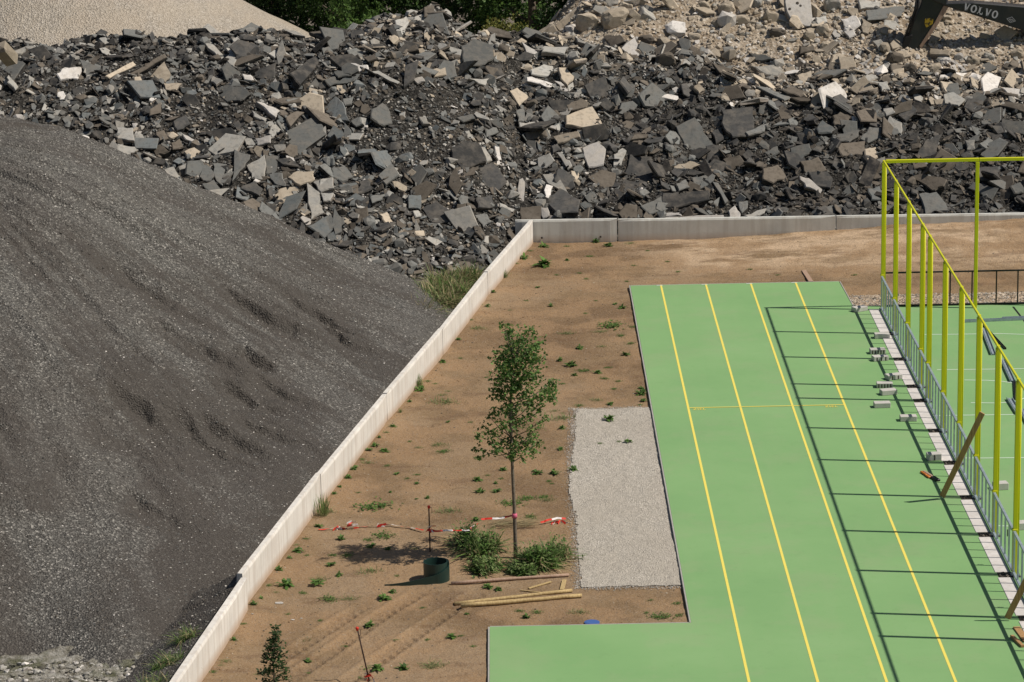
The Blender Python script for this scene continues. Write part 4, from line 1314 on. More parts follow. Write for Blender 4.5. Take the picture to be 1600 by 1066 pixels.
for pts in (((1433,-20),(1428,14),(1412,58)), ((1436,-20),(1432,12),(1417,56))):
    add_tube(bm, [Vector((at_y(x, y, YE).x, YE-.26, at_y(x, y, YE).z))-Vector(exc.location) for x, y in pts], .035, 6)
link('hydraulic_hose', bm_mesh('hydraulic_hose', bm, M_BLACK), stick)
# slab-serif capitals laid on the boom's side
A0 = at_y(1507, 4, YE-.285); A1 = at_y(1562, 18.5, YE-.285)
ux = Vector((A1.x-A0.x, 0, A1.z-A0.z)); Wt = ux.length; ux.normalize(); uz = Vector((-ux.z, 0, ux.x))
H_ = .235
def P2(u, v_): return Vector((A0.x, YE-.294, A0.z))+ux*u+uz*(v_-H_)
lbm = bmesh.new()
def quad(*p):
    vs = [lbm.verts.new(P2(*q)-Vector(exc.location)) for q in p]; lbm.faces.new(vs)
def stroke(x0, y0, x1, y1, w): quad((x0-w/2, y0), (x0+w/2, y0), (x1+w/2, y1), (x1-w/2, y1))
def letter_V(x, w):
    stroke(x+w*.5-.004, 0, x+w*.20, H_-.01, .055); stroke(x+w*.5+.006, 0, x+w*.82, H_-.01, .036)
    quad((x+.002, H_-.022), (x+w*.34, H_-.022), (x+w*.34, H_+.001), (x+.002, H_+.001)); quad((x+w*.70, H_-.022), (x+w-.002, H_-.022), (x+w-.002, H_+.001), (x+w*.70, H_+.001))
def letter_L(x, w):
    stroke(x+w*.3, 0, x+w*.3, H_, .055); quad((x, 0), (x+w*.88, 0), (x+w*.88, .035), (x, .035)); quad((x+w*.76, .03), (x+w*.88, .03), (x+w*.88, .08), (x+w*.80, .08))
    quad((x+.01, H_-.022), (x+w*.55, H_-.022), (x+w*.55, H_), (x+.01, H_))
def letter_O(x, w):
    n = 20; c = (x+w/2, H_/2)
    for i in range(n):
        a, b = 2*math.pi*i/n, 2*math.pi*(i+1)/n
        quad(*[(c[0]+math.cos(t_)*rx, c[1]+math.sin(t_)*ry) for t_, rx, ry in ((a, w*.5, H_*.53), (b, w*.5, H_*.53), (b, w*.24, H_*.36), (a, w*.24, H_*.36))])
u = Wt/5
for i, ch in enumerate('VOLVO'):
    {'V': letter_V, 'O': letter_O, 'L': letter_L}[ch](i*u+.012, u-.035)
bmesh.ops.recalc_face_normals(lbm, faces=lbm.faces)
link('lettering', bm_mesh('lettering', lbm, M_DECAL), boom)
lbm = bmesh.new()
cx_, cz_ = Wt+.42, H_*.35
for i in range(4):
    d4 = [(-.15,0),(0,.10),(.15,0),(0,-.10)]; a, b = d4[i], d4[(i+1) % 4]
    quad((cx_+a[0], cz_+a[1]), (cx_+b[0], cz_+b[1]), (cx_+b[0]*.86, cz_+b[1]*.86), (cx_+a[0]*.86, cz_+a[1]*.86))
for i in range(6):
    a = math.pi*(.15+.7*i/6); b = math.pi*(.15+.7*(i+.7)/6)
    quad(*[(cx_+math.cos(t_)*r, cz_-.035+math.sin(t_)*r*.62) for t_, r in ((a, .10), (b, .10), (b, .065), (a, .065))])
quad((cx_-.04, cz_-.03), (cx_+.04, cz_-.03), (cx_+.04, cz_-.045), (cx_-.04, cz_-.045))
link('emblem', bm_mesh('emblem', lbm, M_DECAL), boom)

# ------------------------------------------------------------------ plants
def earth_pt(px, py):
    p = at(px, py, -.05)
    for _ in range(3): p = at(px, py, float(h_dirt(np.array(p.x), np.array(p.y))))
    return p
def in_chip(p): return -2.9 < p.x < -.84 and 59.4 < p.y < 72.4
def leaf_quads(bm, base, d, L, w, rg, bend=.3, up=Vector((0,0,1)), mat=0, seg=2):
    side = d.cross(up).normalized()*w/2
    if side.length < 1e-4: side = Vector((w/2, 0, 0))
    prof = [(.0,.25),(.5,1.0),(1.0,.08)] if seg == 2 else [(0,.4),(1,.3)]
    prev = None
    for f, k in prof:
        c = base+d*L*f+Vector((0, 0, -bend*L*f*f)); a, b = bm.verts.new(c-side*k), bm.verts.new(c+side*k)
        if prev: bm.faces.new((prev[0], prev[1], b, a)).material_index = mat
        prev = (a, b)
def weed_mesh(kind, seed):
    rg = random.Random(seed); bm = bmesh.new()
    if kind == 'r':
        for i in range(rg.randint(24, 36)):
            a = rg.random()*6.28; el = rg.uniform(.15, 1.2)
            d = Vector((math.cos(a)*math.cos(el), math.sin(a)*math.cos(el), math.sin(el)))
            b = Vector((rg.gauss(0,.12), rg.gauss(0,.12), rg.uniform(0,.25)))
            leaf_quads(bm, b, d, rg.uniform(.35, .85), rg.uniform(.18, .34), rg, rg.uniform(.2, .6))
    elif kind == 'g':
        for i in range(110):
            a = rg.random()*6.28; el = rg.uniform(.3, 1.45)
            d = Vector((math.cos(a)*math.cos(el), math.sin(a)*math.cos(el), math.sin(el)))
            b = Vector((rg.gauss(0,.42), rg.gauss(0,.25), 0))
            leaf_quads(bm, b, d, rg.uniform(.2, .5), .035, rg, rg.uniform(.1, .5), mat=0)
    elif kind == 'p':      # creeping patch of small leaves
        for i in range(170):
            a = rg.random()*6.28; el = rg.uniform(.05, .8)
            d = Vector((math.cos(a)*math.cos(el), math.sin(a)*math.cos(el), math.sin(el)))
            b = Vector((rg.gauss(0,.40), rg.gauss(0,.30), rg.uniform(0,.12)))
            leaf_quads(bm, b, d, rg.uniform(.08, .22), .09, rg, .2)
    elif kind == 't':      # tall tuft
        for i in range(70):
            a = rg.random()*6.28; el = rg.uniform(.7, 1.5)
            d = Vector((math.cos(a)*math.cos(el), math.sin(a)*math.cos(el), math.sin(el)))
            leaf_quads(bm, Vector((rg.gauss(0,.15), rg.gauss(0,.12), 0)), d, rg.uniform(.4, 1.3), .04, rg, rg.uniform(.1, .5))
    mats = {'r': M_WEED, 'g': M_BLADE, 'p': M_WEED, 't': M_BLADE}[kind]
    return bm_mesh({'r':'leafy_weed','g':'grass_tuft','p':'creeping_weed','t':'tall_tuft'}[kind], bm, mats)
WL = {k: [weed_mesh(k, 31*i+ord(k)) for i in range(6)] for k in 'rgpt'}
WEEDS = """819,404,16,r 850,416,30,r 849,386,18,r 932,379,14,r 951,385,15,r 985,381,15,g 886,385,8,p 922,401,10,p 886,407,8,r 906,427,8,p 916,436,8,p
789,434,15,t 762,479,10,r 770,457,11,r 746,514,22,g 797,485,8,g 716,531,9,r 860,479,10,r 972,482,15,r 961,476,9,r 931,470,6,p 957,510,36,p 937,519,18,g 885,522,20,g
971,525,12,p 990,511,12,p 906,545,14,r 977,555,14,r 940,542,12,g 985,537,12,p 692,566,12,r 657,610,18,r 655,604,20,t 694,630,34,g 690,618,14,g 626,645,8,t 614,667,12,r
593,684,8,r 576,704,12,r 586,697,15,r 601,706,17,r 574,724,16,g 604,728,10,p 554,733,15,r 544,747,13,r 531,761,8,r 620,741,10,r 636,748,8,p 652,742,9,p 651,756,10,r 745,716,10,p
686,696,22,g 693,706,18,p 654,700,12,g 746,751,17,r 751,769,18,r 776,769,15,r 786,735,13,r 762,743,7,p 783,748,8,p 774,756,8,r 836,737,10,r 840,741,17,r 866,741,18,r 897,734,15,r
858,752,9,p 862,756,7,p 878,655,34,g 866,643,14,g 880,646,8,g 878,670,12,r 876,703,12,r 854,782,20,g 830,778,12,g 952,656,20,r 982,691,13,r 938,693,9,p 967,690,7,p 1002,608,12,r
1003,616,18,r 1005,627,13,r 1000,633,9,p 953,633,13,r 932,626,16,g 905,634,12,p 893,572,20,r 898,587,10,r 912,580,16,p 934,583,14,r 945,592,12,p 950,575,10,p 966,596,9,p 960,608,9,p
875,564,12,r 878,600,9,p 584,793,42,p 598,790,16,p 700,800,30,g 651,780,6,r 668,779,10,r 799,788,28,p 822,780,22,p 851,777,16,p 829,808,18,p 744,814,15,r 732,817,9,g
497,823,14,r 505,806,30,t 512,800,22,g 465,862,18,r 463,852,10,g 435,891,14,r 449,915,26,r 396,945,14,r 431,926,10,g 473,927,12,p 352,1034,16,g 404,1054,12,g 345,1040,9,g
532,843,15,r 580,855,17,r 606,859,12,r 600,838,28,p 575,844,14,p 517,884,15,r 530,900,13,r 496,914,24,r 499,906,22,g 578,894,30,g 515,936,24,p 545,937,24,g 600,937,24,r 613,926,13,r
577,979,20,r 763,919,17,r 779,922,14,r 706,997,17,r 719,994,9,p 667,1000,9,p 480,1035,15,r 480,1000,18,g 589,1046,22,r 570,1044,18,p 631,1046,20,r 565,1059,9,p 677,1040,32,g 670,1044,18,g
822,966,15,r 839,957,14,p 812,955,12,p 905,958,24,g 1034,965,26,p 1060,962,14,p 1058,943,12,p 1016,938,8,p 1010,958,8,p 482,1052,8,p 618,1000,8,p 770,982,8,g 1336,430,8,p 1215,430,7,p 1172,421,7,p
648,858,14,g 520,868,12,p 543,868,18,p 480,868,8,p 700,612,9,g 735,660,7,p 680,600,7,p 822,470,7,p 1043,409,7,p 1060,425,8,p 1012,392,7,p 990,415,7,p 668,596,9,p 640,628,9,r 604,676,8,p 566,718,8,p 522,772,9,r 478,842,9,p 452,872,9,r 420,915,9,p 408,935,8,r 380,975,9,p 366,1000,10,r 333,1050,10,p 735,500,8,p 750,476,8,r 806,412,8,p 828,392,8,p 560,770,7,p 610,770,7,r 560,690,7,p 640,690,7,p 720,560,7,p 760,590,7,p 700,660,8,r 620,900,8,p 660,950,8,p 450,960,8,p 540,1010,9,p 500,970,8,p 740,1010,8,p 730,960,8,r 915,490,7,p 980,440,7,p 840,450,8,r 870,430,7,p""".split()
wl = []
for w in WEEDS:
    x, y, s, k = w.split(','); x = float(x); y = float(y); s = float(s)
    p = earth_pt(x, y)
    if in_chip(p): p = at(x, y, -.045)
    m = (p-CAM).length/F_PX
    rg = random.Random(int(x*3+y))
    o = link({'r':'leafy_weed','g':'grass_tuft','p':'creeping_weed','t':'tall_grass_tuft'}[k], rg.choice(WL[k]))
    f = {'r': .88, 'g': .80, 'p': .85, 't': .95}[k]
    o.location = p; sc = s*m*f; o.scale = (sc*1.05, sc*1.05, sc*rg.uniform(.75, 1.0)*(1.6 if k == 't' else 1)); o.rotation_euler = (0, 0, rg.random()*6.28 if k != 'g' else rg.uniform(-.3,.3))
    wl.append((o, x, y, s, k, p))
def nearw(x, y, p):
    if p.y > 88.6: return 'at the foot of the grey back wall'
    wx = float(wall_x(p.y))
    if p.x-wx < .55: return 'at the foot of the pale wall'
    if in_chip(p): return 'growing on the stone chippings'
    if p.y < 57.9 and p.x > -4.7: return 'by the lower court edge'
    if p.x > -1.6 and p.y > 72: return 'beside the left track edge'
    if p.y > 84.4: return 'beyond the track end'
    if p.x > -3.6 and p.y < 72: return 'between young tree and chippings'
    if p.y > 76: return 'beyond the tree crown'
    if p.y > 66: return 'between wall and young tree'
    if p.y > 60.6: return 'near the red and white tape'
    return 'near the tyre tracks'
bands = {}
for q in wl:
    o, x, y, s, k, p = q
    size = 'big' if s > 21 else ('mid-sized' if s > 12 else 'tiny')
    noun = {'r':'leafy green rosette','g':'thin grass tuft','p':'creeping weed patch','t':'tall grass tuft'}[k]
    bands.setdefault((size, noun, nearw(x, y, p)), []).append(q)
NUMW = ['eleventh','twelfth','thirteenth','fourteenth','fifteenth','sixteenth','seventeenth','eighteenth','nineteenth','twentieth','twenty-first','twenty-second']
ORDW = ['nearest','second nearest','third nearest','fourth nearest','fifth nearest','sixth nearest','seventh nearest','eighth nearest','ninth nearest','tenth nearest']
for (size, noun, where), L in bands.items():
    L.sort(key=lambda q: q[5].y)
    for i, q in enumerate(L):
        lab = f'{size} {noun} {where}'
        if len(L) > 1: lab += f', {ORDW[i]} the camera' if i < 10 else f', {NUMW[i-10]} nearest the camera'
        tag(q[0], lab, 'grass tuft' if q[4] in 'gt' else 'weed', 'weeds on the bare earth')

# grass clumps as things of their own
def clump(name, spots, n, L, mats, label, cat, seed, zf, wd=.022, lean=.95, wts=(4,1,1), kind=None, droop=1.4, leafy=False):
    rg = random.Random(seed); 
    cx = sum(s[0] for s in spots)/len(spots); cyc = sum(s[1] for s in spots)/len(spots)
    bm = bmesh.new(); base = Vector((cx, cyc, 0))
    for i in range(n):
        x, y, r = rg.choice(spots); a = rg.random()*6.28; rr = r*rg.random()**.6
        X, Y = x+math.cos(a)*rr, y+math.sin(a)*rr; z = float(zf(np.array(X), np.array(Y)))
        a = rg.random()*6.28; el = rg.uniform(math.pi/2-lean, math.pi/2) if not leafy else math.pi/2-abs(rg.gauss(0, lean*.7))
        d = Vector((math.cos(a)*math.cos(el), math.sin(a)*math.cos(el), math.sin(el)))
        l = L*rg.uniform(.4, 1.1); w = wd*rg.uniform(.7, 1.4)
        side = Vector((-math.sin(a+rg.uniform(-1,1)), math.cos(a), 0))*w/2
        nl = rg.randint(1, 3) if leafy else 0
        for _ in range(nl):
            q_ = Vector((X, Y, z))-base+d*l*rg.uniform(.3, .95)+Vector((0,0,-.05*l)); dd_ = Vector((rg.gauss(0,1), rg.gauss(0,1), rg.gauss(.1,.5))).normalized()
            leaf_quads(bm, q_, dd_, rg.uniform(.05,.13), rg.uniform(.025,.05), rg, .3, mat=rg.choice([0,1,1]))
        prev = None; mi = rg.choices(range(len(mats)), list(wts)[:len(mats)])[0]; dr = rg.uniform(.1, droop)
        for f, k in ((0,.7),(.35,1),(.7,.8),(1,.1)):
            c = Vector((X, Y, z-.02))-base+d*l*f+Vector((math.cos(a)*dr*l*f*f*.7, math.sin(a)*dr*l*f*f*.7, -dr*l*f*f*.6))
            va, vb = bm.verts.new(c-side*k), bm.verts.new(c+side*k)
            if prev: bm.faces.new((prev[0], prev[1], vb, va)).material_index = mi
            prev = (va, vb)
    o = link(name, bm_mesh(name, bm, list(mats))); o.location = base
    return tag(o, label, cat, kind=kind)
def sp(*L): return [(at(x, y, -.05).x, at(x, y, -.05).y, r) for x, y, r in L]
tall = 'clumps of tall grass round the young tree'
o = clump('grass_clump', sp((748,870,.22),(738,858,.16),(765,860,.16),(728,850,.14)), 600, .56, (M_BLADE, M_WEED, M_DRY), 'dense clump of tall green grass between the green plastic roll and young tree', 'grass clump', 5, h_dirt, .030, wts=(3,2,2), leafy=True); o['group'] = tall
o = clump('grass_clump', sp((768,888,.2),(755,894,.18),(748,889,.15)), 420, .34, (M_WEED, M_BLADE, M_DRY), 'low green grass clump in front of the young tree stem, above the brown pole', 'grass clump', 6, h_dirt, .028, wts=(3,2,2), leafy=True); o['group'] = tall
o = clump('grass_clump', sp((852,884,.22),(868,872,.2),(840,886,.14),(828,884,.12)), 720, .56, (M_BLADE, M_WEED, M_DRY), 'tall green grass clump between the young tree and the stone chippings', 'grass clump', 7, h_dirt, .030, wts=(3,2,2), leafy=True); o['group'] = tall
clump('grass_clump', sp((810,893,.2),(825,897,.15)), 260, .25, (M_WEED, M_BLADE), 'short grass fringe right at the foot of the young tree', 'grass clump', 8, h_dirt, .024, leafy=True)['group'] = tall
zy = lambda X, Y: np.maximum(h_rubble(X, Y), -.3)*0-.15
wg = [(-5.6,84.6,.45),(-6.0,83.4,.5),(-5.9,85.6,.45),(-6.5,82.0,.35),(-6.3,84.4,.5),(-5.25,86.2,.35)]
clump('tall_grass', wg, 2900, .74, (M_BLADE, M_DRY, M_WEED), 'large yellow-green stand of wild grass behind the wall by the rubble', 'wild grass', 9, zy, .020, .9, (2,4,2))
wg2 = [(-6.9,79.6,.3),(-6.7,80.6,.3)]
clump('tall_grass', wg2, 380, .4, (M_BLADE, M_DRY), 'low wild grass behind the wall between gravel slope and stand of grass', 'wild grass', 10, zy, .02)
wg3 = [(-10.5,54.9,.30),(-10.7,53.7,.35),(-10.25,56.2,.2),(-11.3,53.5,.45),(-12.2,53.6,.4),(-10.8,52.8,.3),(-11.7,54.2,.3)]
clump('tall_grass', wg3, 1300, .36, (M_DRY, M_BLADE, M_WEED), 'patchy dry grass behind the near end of the pale wall', 'wild grass', 11, lambda X, Y: np.maximum(h_gravel(X, Y), -.22), .014, .8, (1,4,1))
wg4 = [(-14.0,54.0,.6),(-13.3,53.3,.5),(-15.2,54.0,.5)]
clump('tall_grass', wg4, 900, .24, (M_BLADE, M_DRY), 'thin short grass on the pale spoil in the lower corner', 'wild grass', 12, lambda X, Y: -.0+0*X, .014, .6)

# young tree: trunk, limbs, leaves
tb = earth_pt(806, 872); TY = tb.y
tree = empty('young_tree', tb); tag(tree, 'slender young tree with green crown standing in the bare earth strip', 'tree')
def tp(x, y, dy=0): return at_y(x, y, TY+dy)-tb
bm = bmesh.new()
tr = [tp(*q) for q in ((806,873),(805,840),(803.5,790),(801,740),(799.5,700),(798,660),(798,620),(800,585),(802,560))]
add_tube(bm, tr, [.046,.038,.035,.032,.029,.025,.02,.015,.010], 8)
link('trunk', bm_mesh('trunk', bm, M_BARK), tree)
CL = [(788,508,8,14),(796,520,10,30),(800,535,13,50),(814,528,10,22),(828,520,11,28),(836,540,13,36),(812,548,18,95),(828,558,15,75),(797,562,18,95),(783,556,10,28),(845,560,8,12),
      (786,580,17,80),(805,586,19,110),(825,588,16,70),(838,585,9,16),(779,595,10,26),(857,608,11,34),(864,598,7,14),(848,618,13,44),(864,622,8,20),(800,610,15,60),(783,614,13,46),
      (772,612,7,14),(818,610,14,46),(832,628,13,36),(812,635,13,34),(790,636,13,36),(778,645,10,18),(764,650,6,7),(758,668,8,12),(748,682,8,14),(745,702,6,10),(749,714,5,5),(768,676,10,18),
      (787,664,12,26),(803,660,12,34),(820,660,12,26),(834,676,11,20),(842,665,7,10),(836,692,12,26),(822,690,12,28),(808,692,12,30),(790,690,13,34),(776,702,9,22),(766,690,8,12),(760,708,7,10),
      (800,708,10,20),(816,710,11,22),(832,708,8,12),(852,652,6,8),(800,645,8,18),(845,640,7,10),(828,648,9,16),(812,505,0,0)]
bl = bmesh.new(); bk = bmesh.new()
rg = random.Random(5)
for (x, y, r, n) in CL:
    if not n: continue
    dep = rg.gauss(0, .35); c = tp(x, y, dep)
    # limb leaves the trunk lower down and climbs to the cluster
    yy = min(rg.uniform(690, 738), y+rg.uniform(15, 45)); tz = tp(800, yy).z
    j = next((q for q in range(len(tr)-1) if tr[q+1].z > tz), len(tr)-2); a = tr[j].lerp(tr[j+1], max(0, min(1, (tz-tr[j].z)/(tr[j+1].z-tr[j].z))))
    if rg.random() < .75:
        mid = a.lerp(c, .5)+Vector((0, 0, -.05)); add_tube(bk, [a, mid, c], [.012, .008, .004], 5)
    for _ in range(int(n*1.85)):
        q = c+Vector((rg.gauss(0, r*.55), rg.gauss(0, r*.75), rg.gauss(0, r*.55)))*((tb-CAM).length/F_PX)
        for lf in range(2):
            d = Vector((rg.gauss(0,1), rg.gauss(0,1), rg.gauss(-.35,.6))).normalized()
            L_ = rg.uniform(.045, .085); up = Vector((rg.gauss(0,1), rg.gauss(0,1), rg.gauss(.8,1)))
            s_ = d.cross(up).normalized()*L_*.36
            vs = [bl.verts.new(q), bl.verts.new(q+d*L_*.45+s_), bl.verts.new(q+d*L_), bl.verts.new(q+d*L_*.45-s_)]
            f = bl.faces.new(vs); f.material_index = 1 if rg.random() < .06 else 0
link('branches', bm_mesh('branches', bk, M_BARK), tree)
link('crown', bm_mesh('crown', bl, [M_LEAF, M_LEAFY]), tree)
# small evergreen sapling at the lower edge
sb = earth_pt(430, 1104); sap = empty('small_sapling', sb); tag(sap, 'small dark evergreen sapling at the lower edge between wall and tyre tracks', 'sapling')
bm = bmesh.new(); add_tube(bm, [Vector((0,0,-.05)), Vector((.0,0,.8)), at_y(428, 985, sb.y)-sb], [.02,.014,.005], 6); link('stem', bm_mesh('stem', bm, M_BARK), sap)
bl = bmesh.new(); rg = random.Random(8)
for (x, y, r, n) in [(430,982,4,16),(432,993,6,34),(426,1002,8,44),(434,1012,10,50),(419,1012,8,30),(424,1024,12,60),(437,1028,9,40),(414,1030,7,22),(430,1040,13,60),(443,1046,8,30),(416,1048,9,30),(408,1054,7,20),
                     (430,1058,14,60),(446,1060,9,30),(416,1068,11,36),(434,1078,14,60),(448,1082,9,24),(412,1086,10,24),(430,1094,10,30)]:
    c = at_y(x, y, sb.y+rg.gauss(0,.1))-sb
    for _ in range(n):
        q = c+Vector((rg.gauss(0, r*.5), rg.gauss(0, r*.5), rg.gauss(0, r*.5)))*((sb-CAM).length/F_PX)
        for lf in range(2):
            d = Vector((rg.gauss(0,1), rg.gauss(0,1), rg.gauss(.1,.5))).normalized(); L_ = rg.uniform(.05, .09); s_ = d.cross(Vector((rg.gauss(0,.6), rg.gauss(0,.6), 1))).normalized()*L_*.25
            bl.faces.new([bl.verts.new(q), bl.verts.new(q+d*L_*.45+s_), bl.verts.new(q+d*L_), bl.verts.new(q+d*L_*.45-s_)])
link('crown', bm_mesh('crown', bl, M_LEAFD), sap)

# bushes and trees beyond the heaps
def bush(cx, Y, w, h, n, mats, label, seed, leaf=.16, dep=2.5, trunk=True):
    rg = random.Random(seed); root = empty('tree' if trunk else 'bush', (cx, Y, 0)); tag(root, label, 'tree' if trunk else 'bush', 'greenery beyond the rubble')
    if trunk:
        bm = bmesh.new(); add_tube(bm, [Vector((0,0,-.4)), Vector((.2,0,h*.35)), Vector((0,.1,h*.75))], [.22,.16,.06], 8)
        for k in range(7):
            a = rg.random()*6.28; z0 = h*rg.uniform(.15, .6); add_tube(bm, [Vector((.1,0,z0)), Vector((math.cos(a)*w*.35, math.sin(a)*dep*.5, z0+h*.2))], [.07,.02], 5)
        link('trunk', bm_mesh('trunk', bm, M_BARK), root)
    nc = 80; cl = []
    for k in range(nc):
        a = rg.random()*6.28; ph = rg.uniform(-1, 1); rr = rg.random()**.35
        cl.append((Vector((math.cos(a)*math.sqrt(1-ph*ph)*w/2*rr, math.sin(a)*math.sqrt(1-ph*ph)*dep*rr, h*.5+ph*h*.5*rr)), rg.uniform(.28, .6)))
    N = n; V = np.zeros((N*4, 3)); gi = np.arange(N)
    r2 = np.random.default_rng(seed)
    ci = r2.integers(0, nc, N); C_ = np.array([c[0][:] for c in cl])[ci]; Rr = np.array([c[1] for c in cl])[ci]
    g3 = r2.normal(size=(N, 3)); g3 /= np.linalg.norm(g3, axis=1, keepdims=True); q = C_+g3*Rr[:, None]*r2.uniform(.5, 1, (N, 1))
    d = g3+r2.normal(size=(N, 3))*.7; d /= np.linalg.norm(d, axis=1, keepdims=True)
    s_ = np.cross(d, r2.normal(size=(N, 3))); s_ /= np.linalg.norm(s_, axis=1, keepdims=True)
    L_ = r2.uniform(.6, 1.2, (N, 1))*leaf
    V[0::4] = q; V[1::4] = q+d*L_*.5+s_*L_*.32; V[2::4] = q+d*L_; V[3::4] = q+d*L_*.5-s_*L_*.32
    T = np.arange(N*4).reshape(N, 4)
    keep = np.repeat(V[:, 2].reshape(N, 4).min(1) > -.3, 1)
    link('crown' if trunk else 'foliage', np_mesh('crown', V, T[keep], mats, (r2.random(keep.sum()) < .08).astype(int) if isinstance(mats, list) and len(mats) > 1 else None), root)
bush(-13.2, 124, 5.0, 6.5, 16000, [M_LEAFD, M_LEAF], 'dark broad tree behind the tip of the beige gravel heap', 1)
bush(-9.6, 122, 4.6, 6.0, 15000, [M_LEAF, M_LEAFD], 'green tree between the beige gravel heap and the rubble summit', 2)
bush(-6.6, 123, 4.4, 6.0, 12000, [M_LEAFD, M_LEAF], 'dark tree right behind the rubble summit', 3)
bush(-4.0, 118.5, 2.0, 2.2, 5000, [M_LEAFY, M_LEAF], 'yellowish bush in the gap between rubble summit and pale concrete heap', 4, .13, .9, False)
bush(-3.2, 122, 4.6, 6.0, 15000, [M_LEAF, M_LEAFD], 'bright green tree behind the gap in the rubble', 5)
bush(-1.0, 121, 4.0, 5.0, 12000, [M_LEAFD, M_LEAF], 'dark green tree behind the pale concrete beams', 6)
bush(-11.0, 128, 8.0, 7.0, 16000, [M_LEAFD, M_LEAF], 'tall dark tree at the back behind the others', 7, .2)
bush(-4.5, 128, 9.0, 7.0, 18000, [M_LEAFD, M_LEAF], 'wide dark tree at the back of the gap', 8, .2)

# ------------------------------------------------------------------ things left lying on the earth
def round_pole(a, b, r, label, mat=M_POLE):
    A = earth_pt(*a)+Vector((0,0,r*.9)); Bp = earth_pt(*b)+Vector((0,0,r*.9)); d = Bp-A
    bm = bmesh.new(); rg = random.Random(int(a[0])); n = 7
    add_tube(bm, [d*(i/n)+Vector((0, rg.uniform(-.01,.01), rg.uniform(0,.008))) for i in range(n+1)], [r*(1-.12*i/n)*(1+rg.uniform(-.05,.05)) for i in range(n+1)], 10)
    o = link('wooden_pole', bm_mesh('wooden_pole', bm, mat)); o.location = A; return tag(o, label, 'wooden pole', 'round wooden poles on the earth')
round_pole((705,914),(889,901), .035, 'long brown pole lying right below the grass clumps', M_OLDWOOD)
round_pole((710,947),(894,926), .042, 'yellow wooden pole, the upper of the close pair')
round_pole((720,950),(909,934), .045, 'yellow wooden pole, the lower of the close pair')
def lath(a, b, w, label):
    A = earth_pt(*a)+Vector((0,0,.02)); Bp = earth_pt(*b)+Vector((0,0,.025)); bm = bmesh.new(); add_beam(bm, (0,0,0), Bp-A, w, .022, bevel=.003)
    o = link('wooden_lath', bm_mesh('wooden_lath', bm, M_POLE)); o.location = A; tag(o, label, 'lath', 'short laths by the poles')
lath((826,921),(861,911), .05, 'thin pale lath lying between the poles')
lath((813,924),(845,928), .025, 'thin dark lath stuck in the earth just above the pole pair')
lath((878,923),(882,908), .085, 'short broad board end lying between the poles near the chippings')
# red-capped marker rods
def rod(base, top, label, box_at=None):
    A = earth_pt(*base); T_ = at_y(top[0], top[1], A.y)-A
    root = empty('marker_rod', A); tag(root, label, 'marker rod', 'rusty rods with red caps')
    bm = bmesh.new(); add_tube(bm, [T_*-.04, T_], .014, 6); link('rod', bm_mesh('rod', bm, M_ROD), root)
    bm = bmesh.new(); add_tube(bm, [T_+Vector((0,0,-.05)), T_+Vector((0,0,.0)), T_+Vector((0,0,.012))], [.022,.032,.022], 8); link('cap', bm_mesh('cap', bm, M_REDCAP), root)
    bm = bmesh.new(); add_tube(bm, [T_+Vector((.012,0,-.02)), T_+Vector((.06,0,-.04)), T_+Vector((.06,0,-.14)), T_+Vector((.03,0,-.15))], .006, 5); link('wire_hook', bm_mesh('wire_hook', bm, M_ROD), root)
rod((672,862),(670,791), 'upright rusty rod with dark red cap where the tape is knotted')
rod((577,1064),(558,981), 'leaning rusty rod with bright red cap and red foot near the lower edge')
bm = bmesh.new(); q = earth_pt(577, 1062)
rg = random.Random(3)
def tape_path(pts, w, seed, name, label, knot=(), parent=None, seg=.22):
    rg = random.Random(seed); P = [Vector(p) for p in pts]; pl = []
    for a, b in zip(P, P[1:]):
        n = max(2, int((b-a).length/.06))
        for k in range(n): pl.append(a.lerp(b, k/n)+Vector((rg.gauss(0,.006), rg.gauss(0,.01), abs(rg.gauss(0,.006)))))
    pl.append(P[-1]); base = P[0]; bm = bmesh.new(); prev = None; s = 0; tw = rg.random()*6
    for i, p in enumerate(pl):
        t_ = (pl[min(i+1, len(pl)-1)]-pl[max(0, i-1)]).normalized(); tw += rg.gauss(0, .18)
        n0 = t_.cross(Vector((0,0,1))).normalized(); n1 = t_.cross(n0); nn = (n0*math.cos(tw)+n1*math.sin(tw)*.8)*w/2
        a, b = bm.verts.new(p-base+nn+Vector((0,0,.02))), bm.verts.new(p-base-nn+Vector((0,0,.02)))
        if prev: bm.faces.new((prev[0], prev[1], b, a)).material_index = int(s/seg) % 2
        if i: s += (p-pl[i-1]).length
        prev = (a, b)
    o = link(name, bm_mesh(name, bm, [M_RED, M_WHITE])); o.location = base
    if label: tag(o, label, 'barrier tape', 'red and white barrier tape')
    return o
def crumple(o, c, w, h, seed):
    rg = random.Random(seed); bm = bmesh.new(); base = Vector(o.location)
    for k in range(9):
        p = c+Vector((rg.uniform(-w, w), rg.uniform(-.05,.05), rg.uniform(0, h))); u_ = Vector((rg.gauss(0,1), rg.gauss(0,.6), rg.gauss(0,.5))).normalized()*.065; v_ = Vector((rg.gauss(0,.5), rg.gauss(0,.5), 1)).normalized()*.022
        vs = [bm.verts.new(p-base+q) for q in (-u_-v_, u_-v_*.4, u_*.8+v_, -u_*.7+v_*1.3)]; bm.faces.new(vs).material_index = k % 2
    kn = link('crumpled_knot', bm_mesh('crumpled_knot', bm, [M_RED, M_WHITE]), o)
def ep(*L): return [earth_pt(x, y)+Vector((0,0,h)) for x, y, h in L]
o = tape_path(ep((497,829,0),(520,828,0),(540,828,.05),(556,825,.0),(590,824,0),(612,823,.02),(640,826,0),(662,832,.03)), .045, 1, 'barrier_tape', 'red and white tape lying from the wall to the first rod')
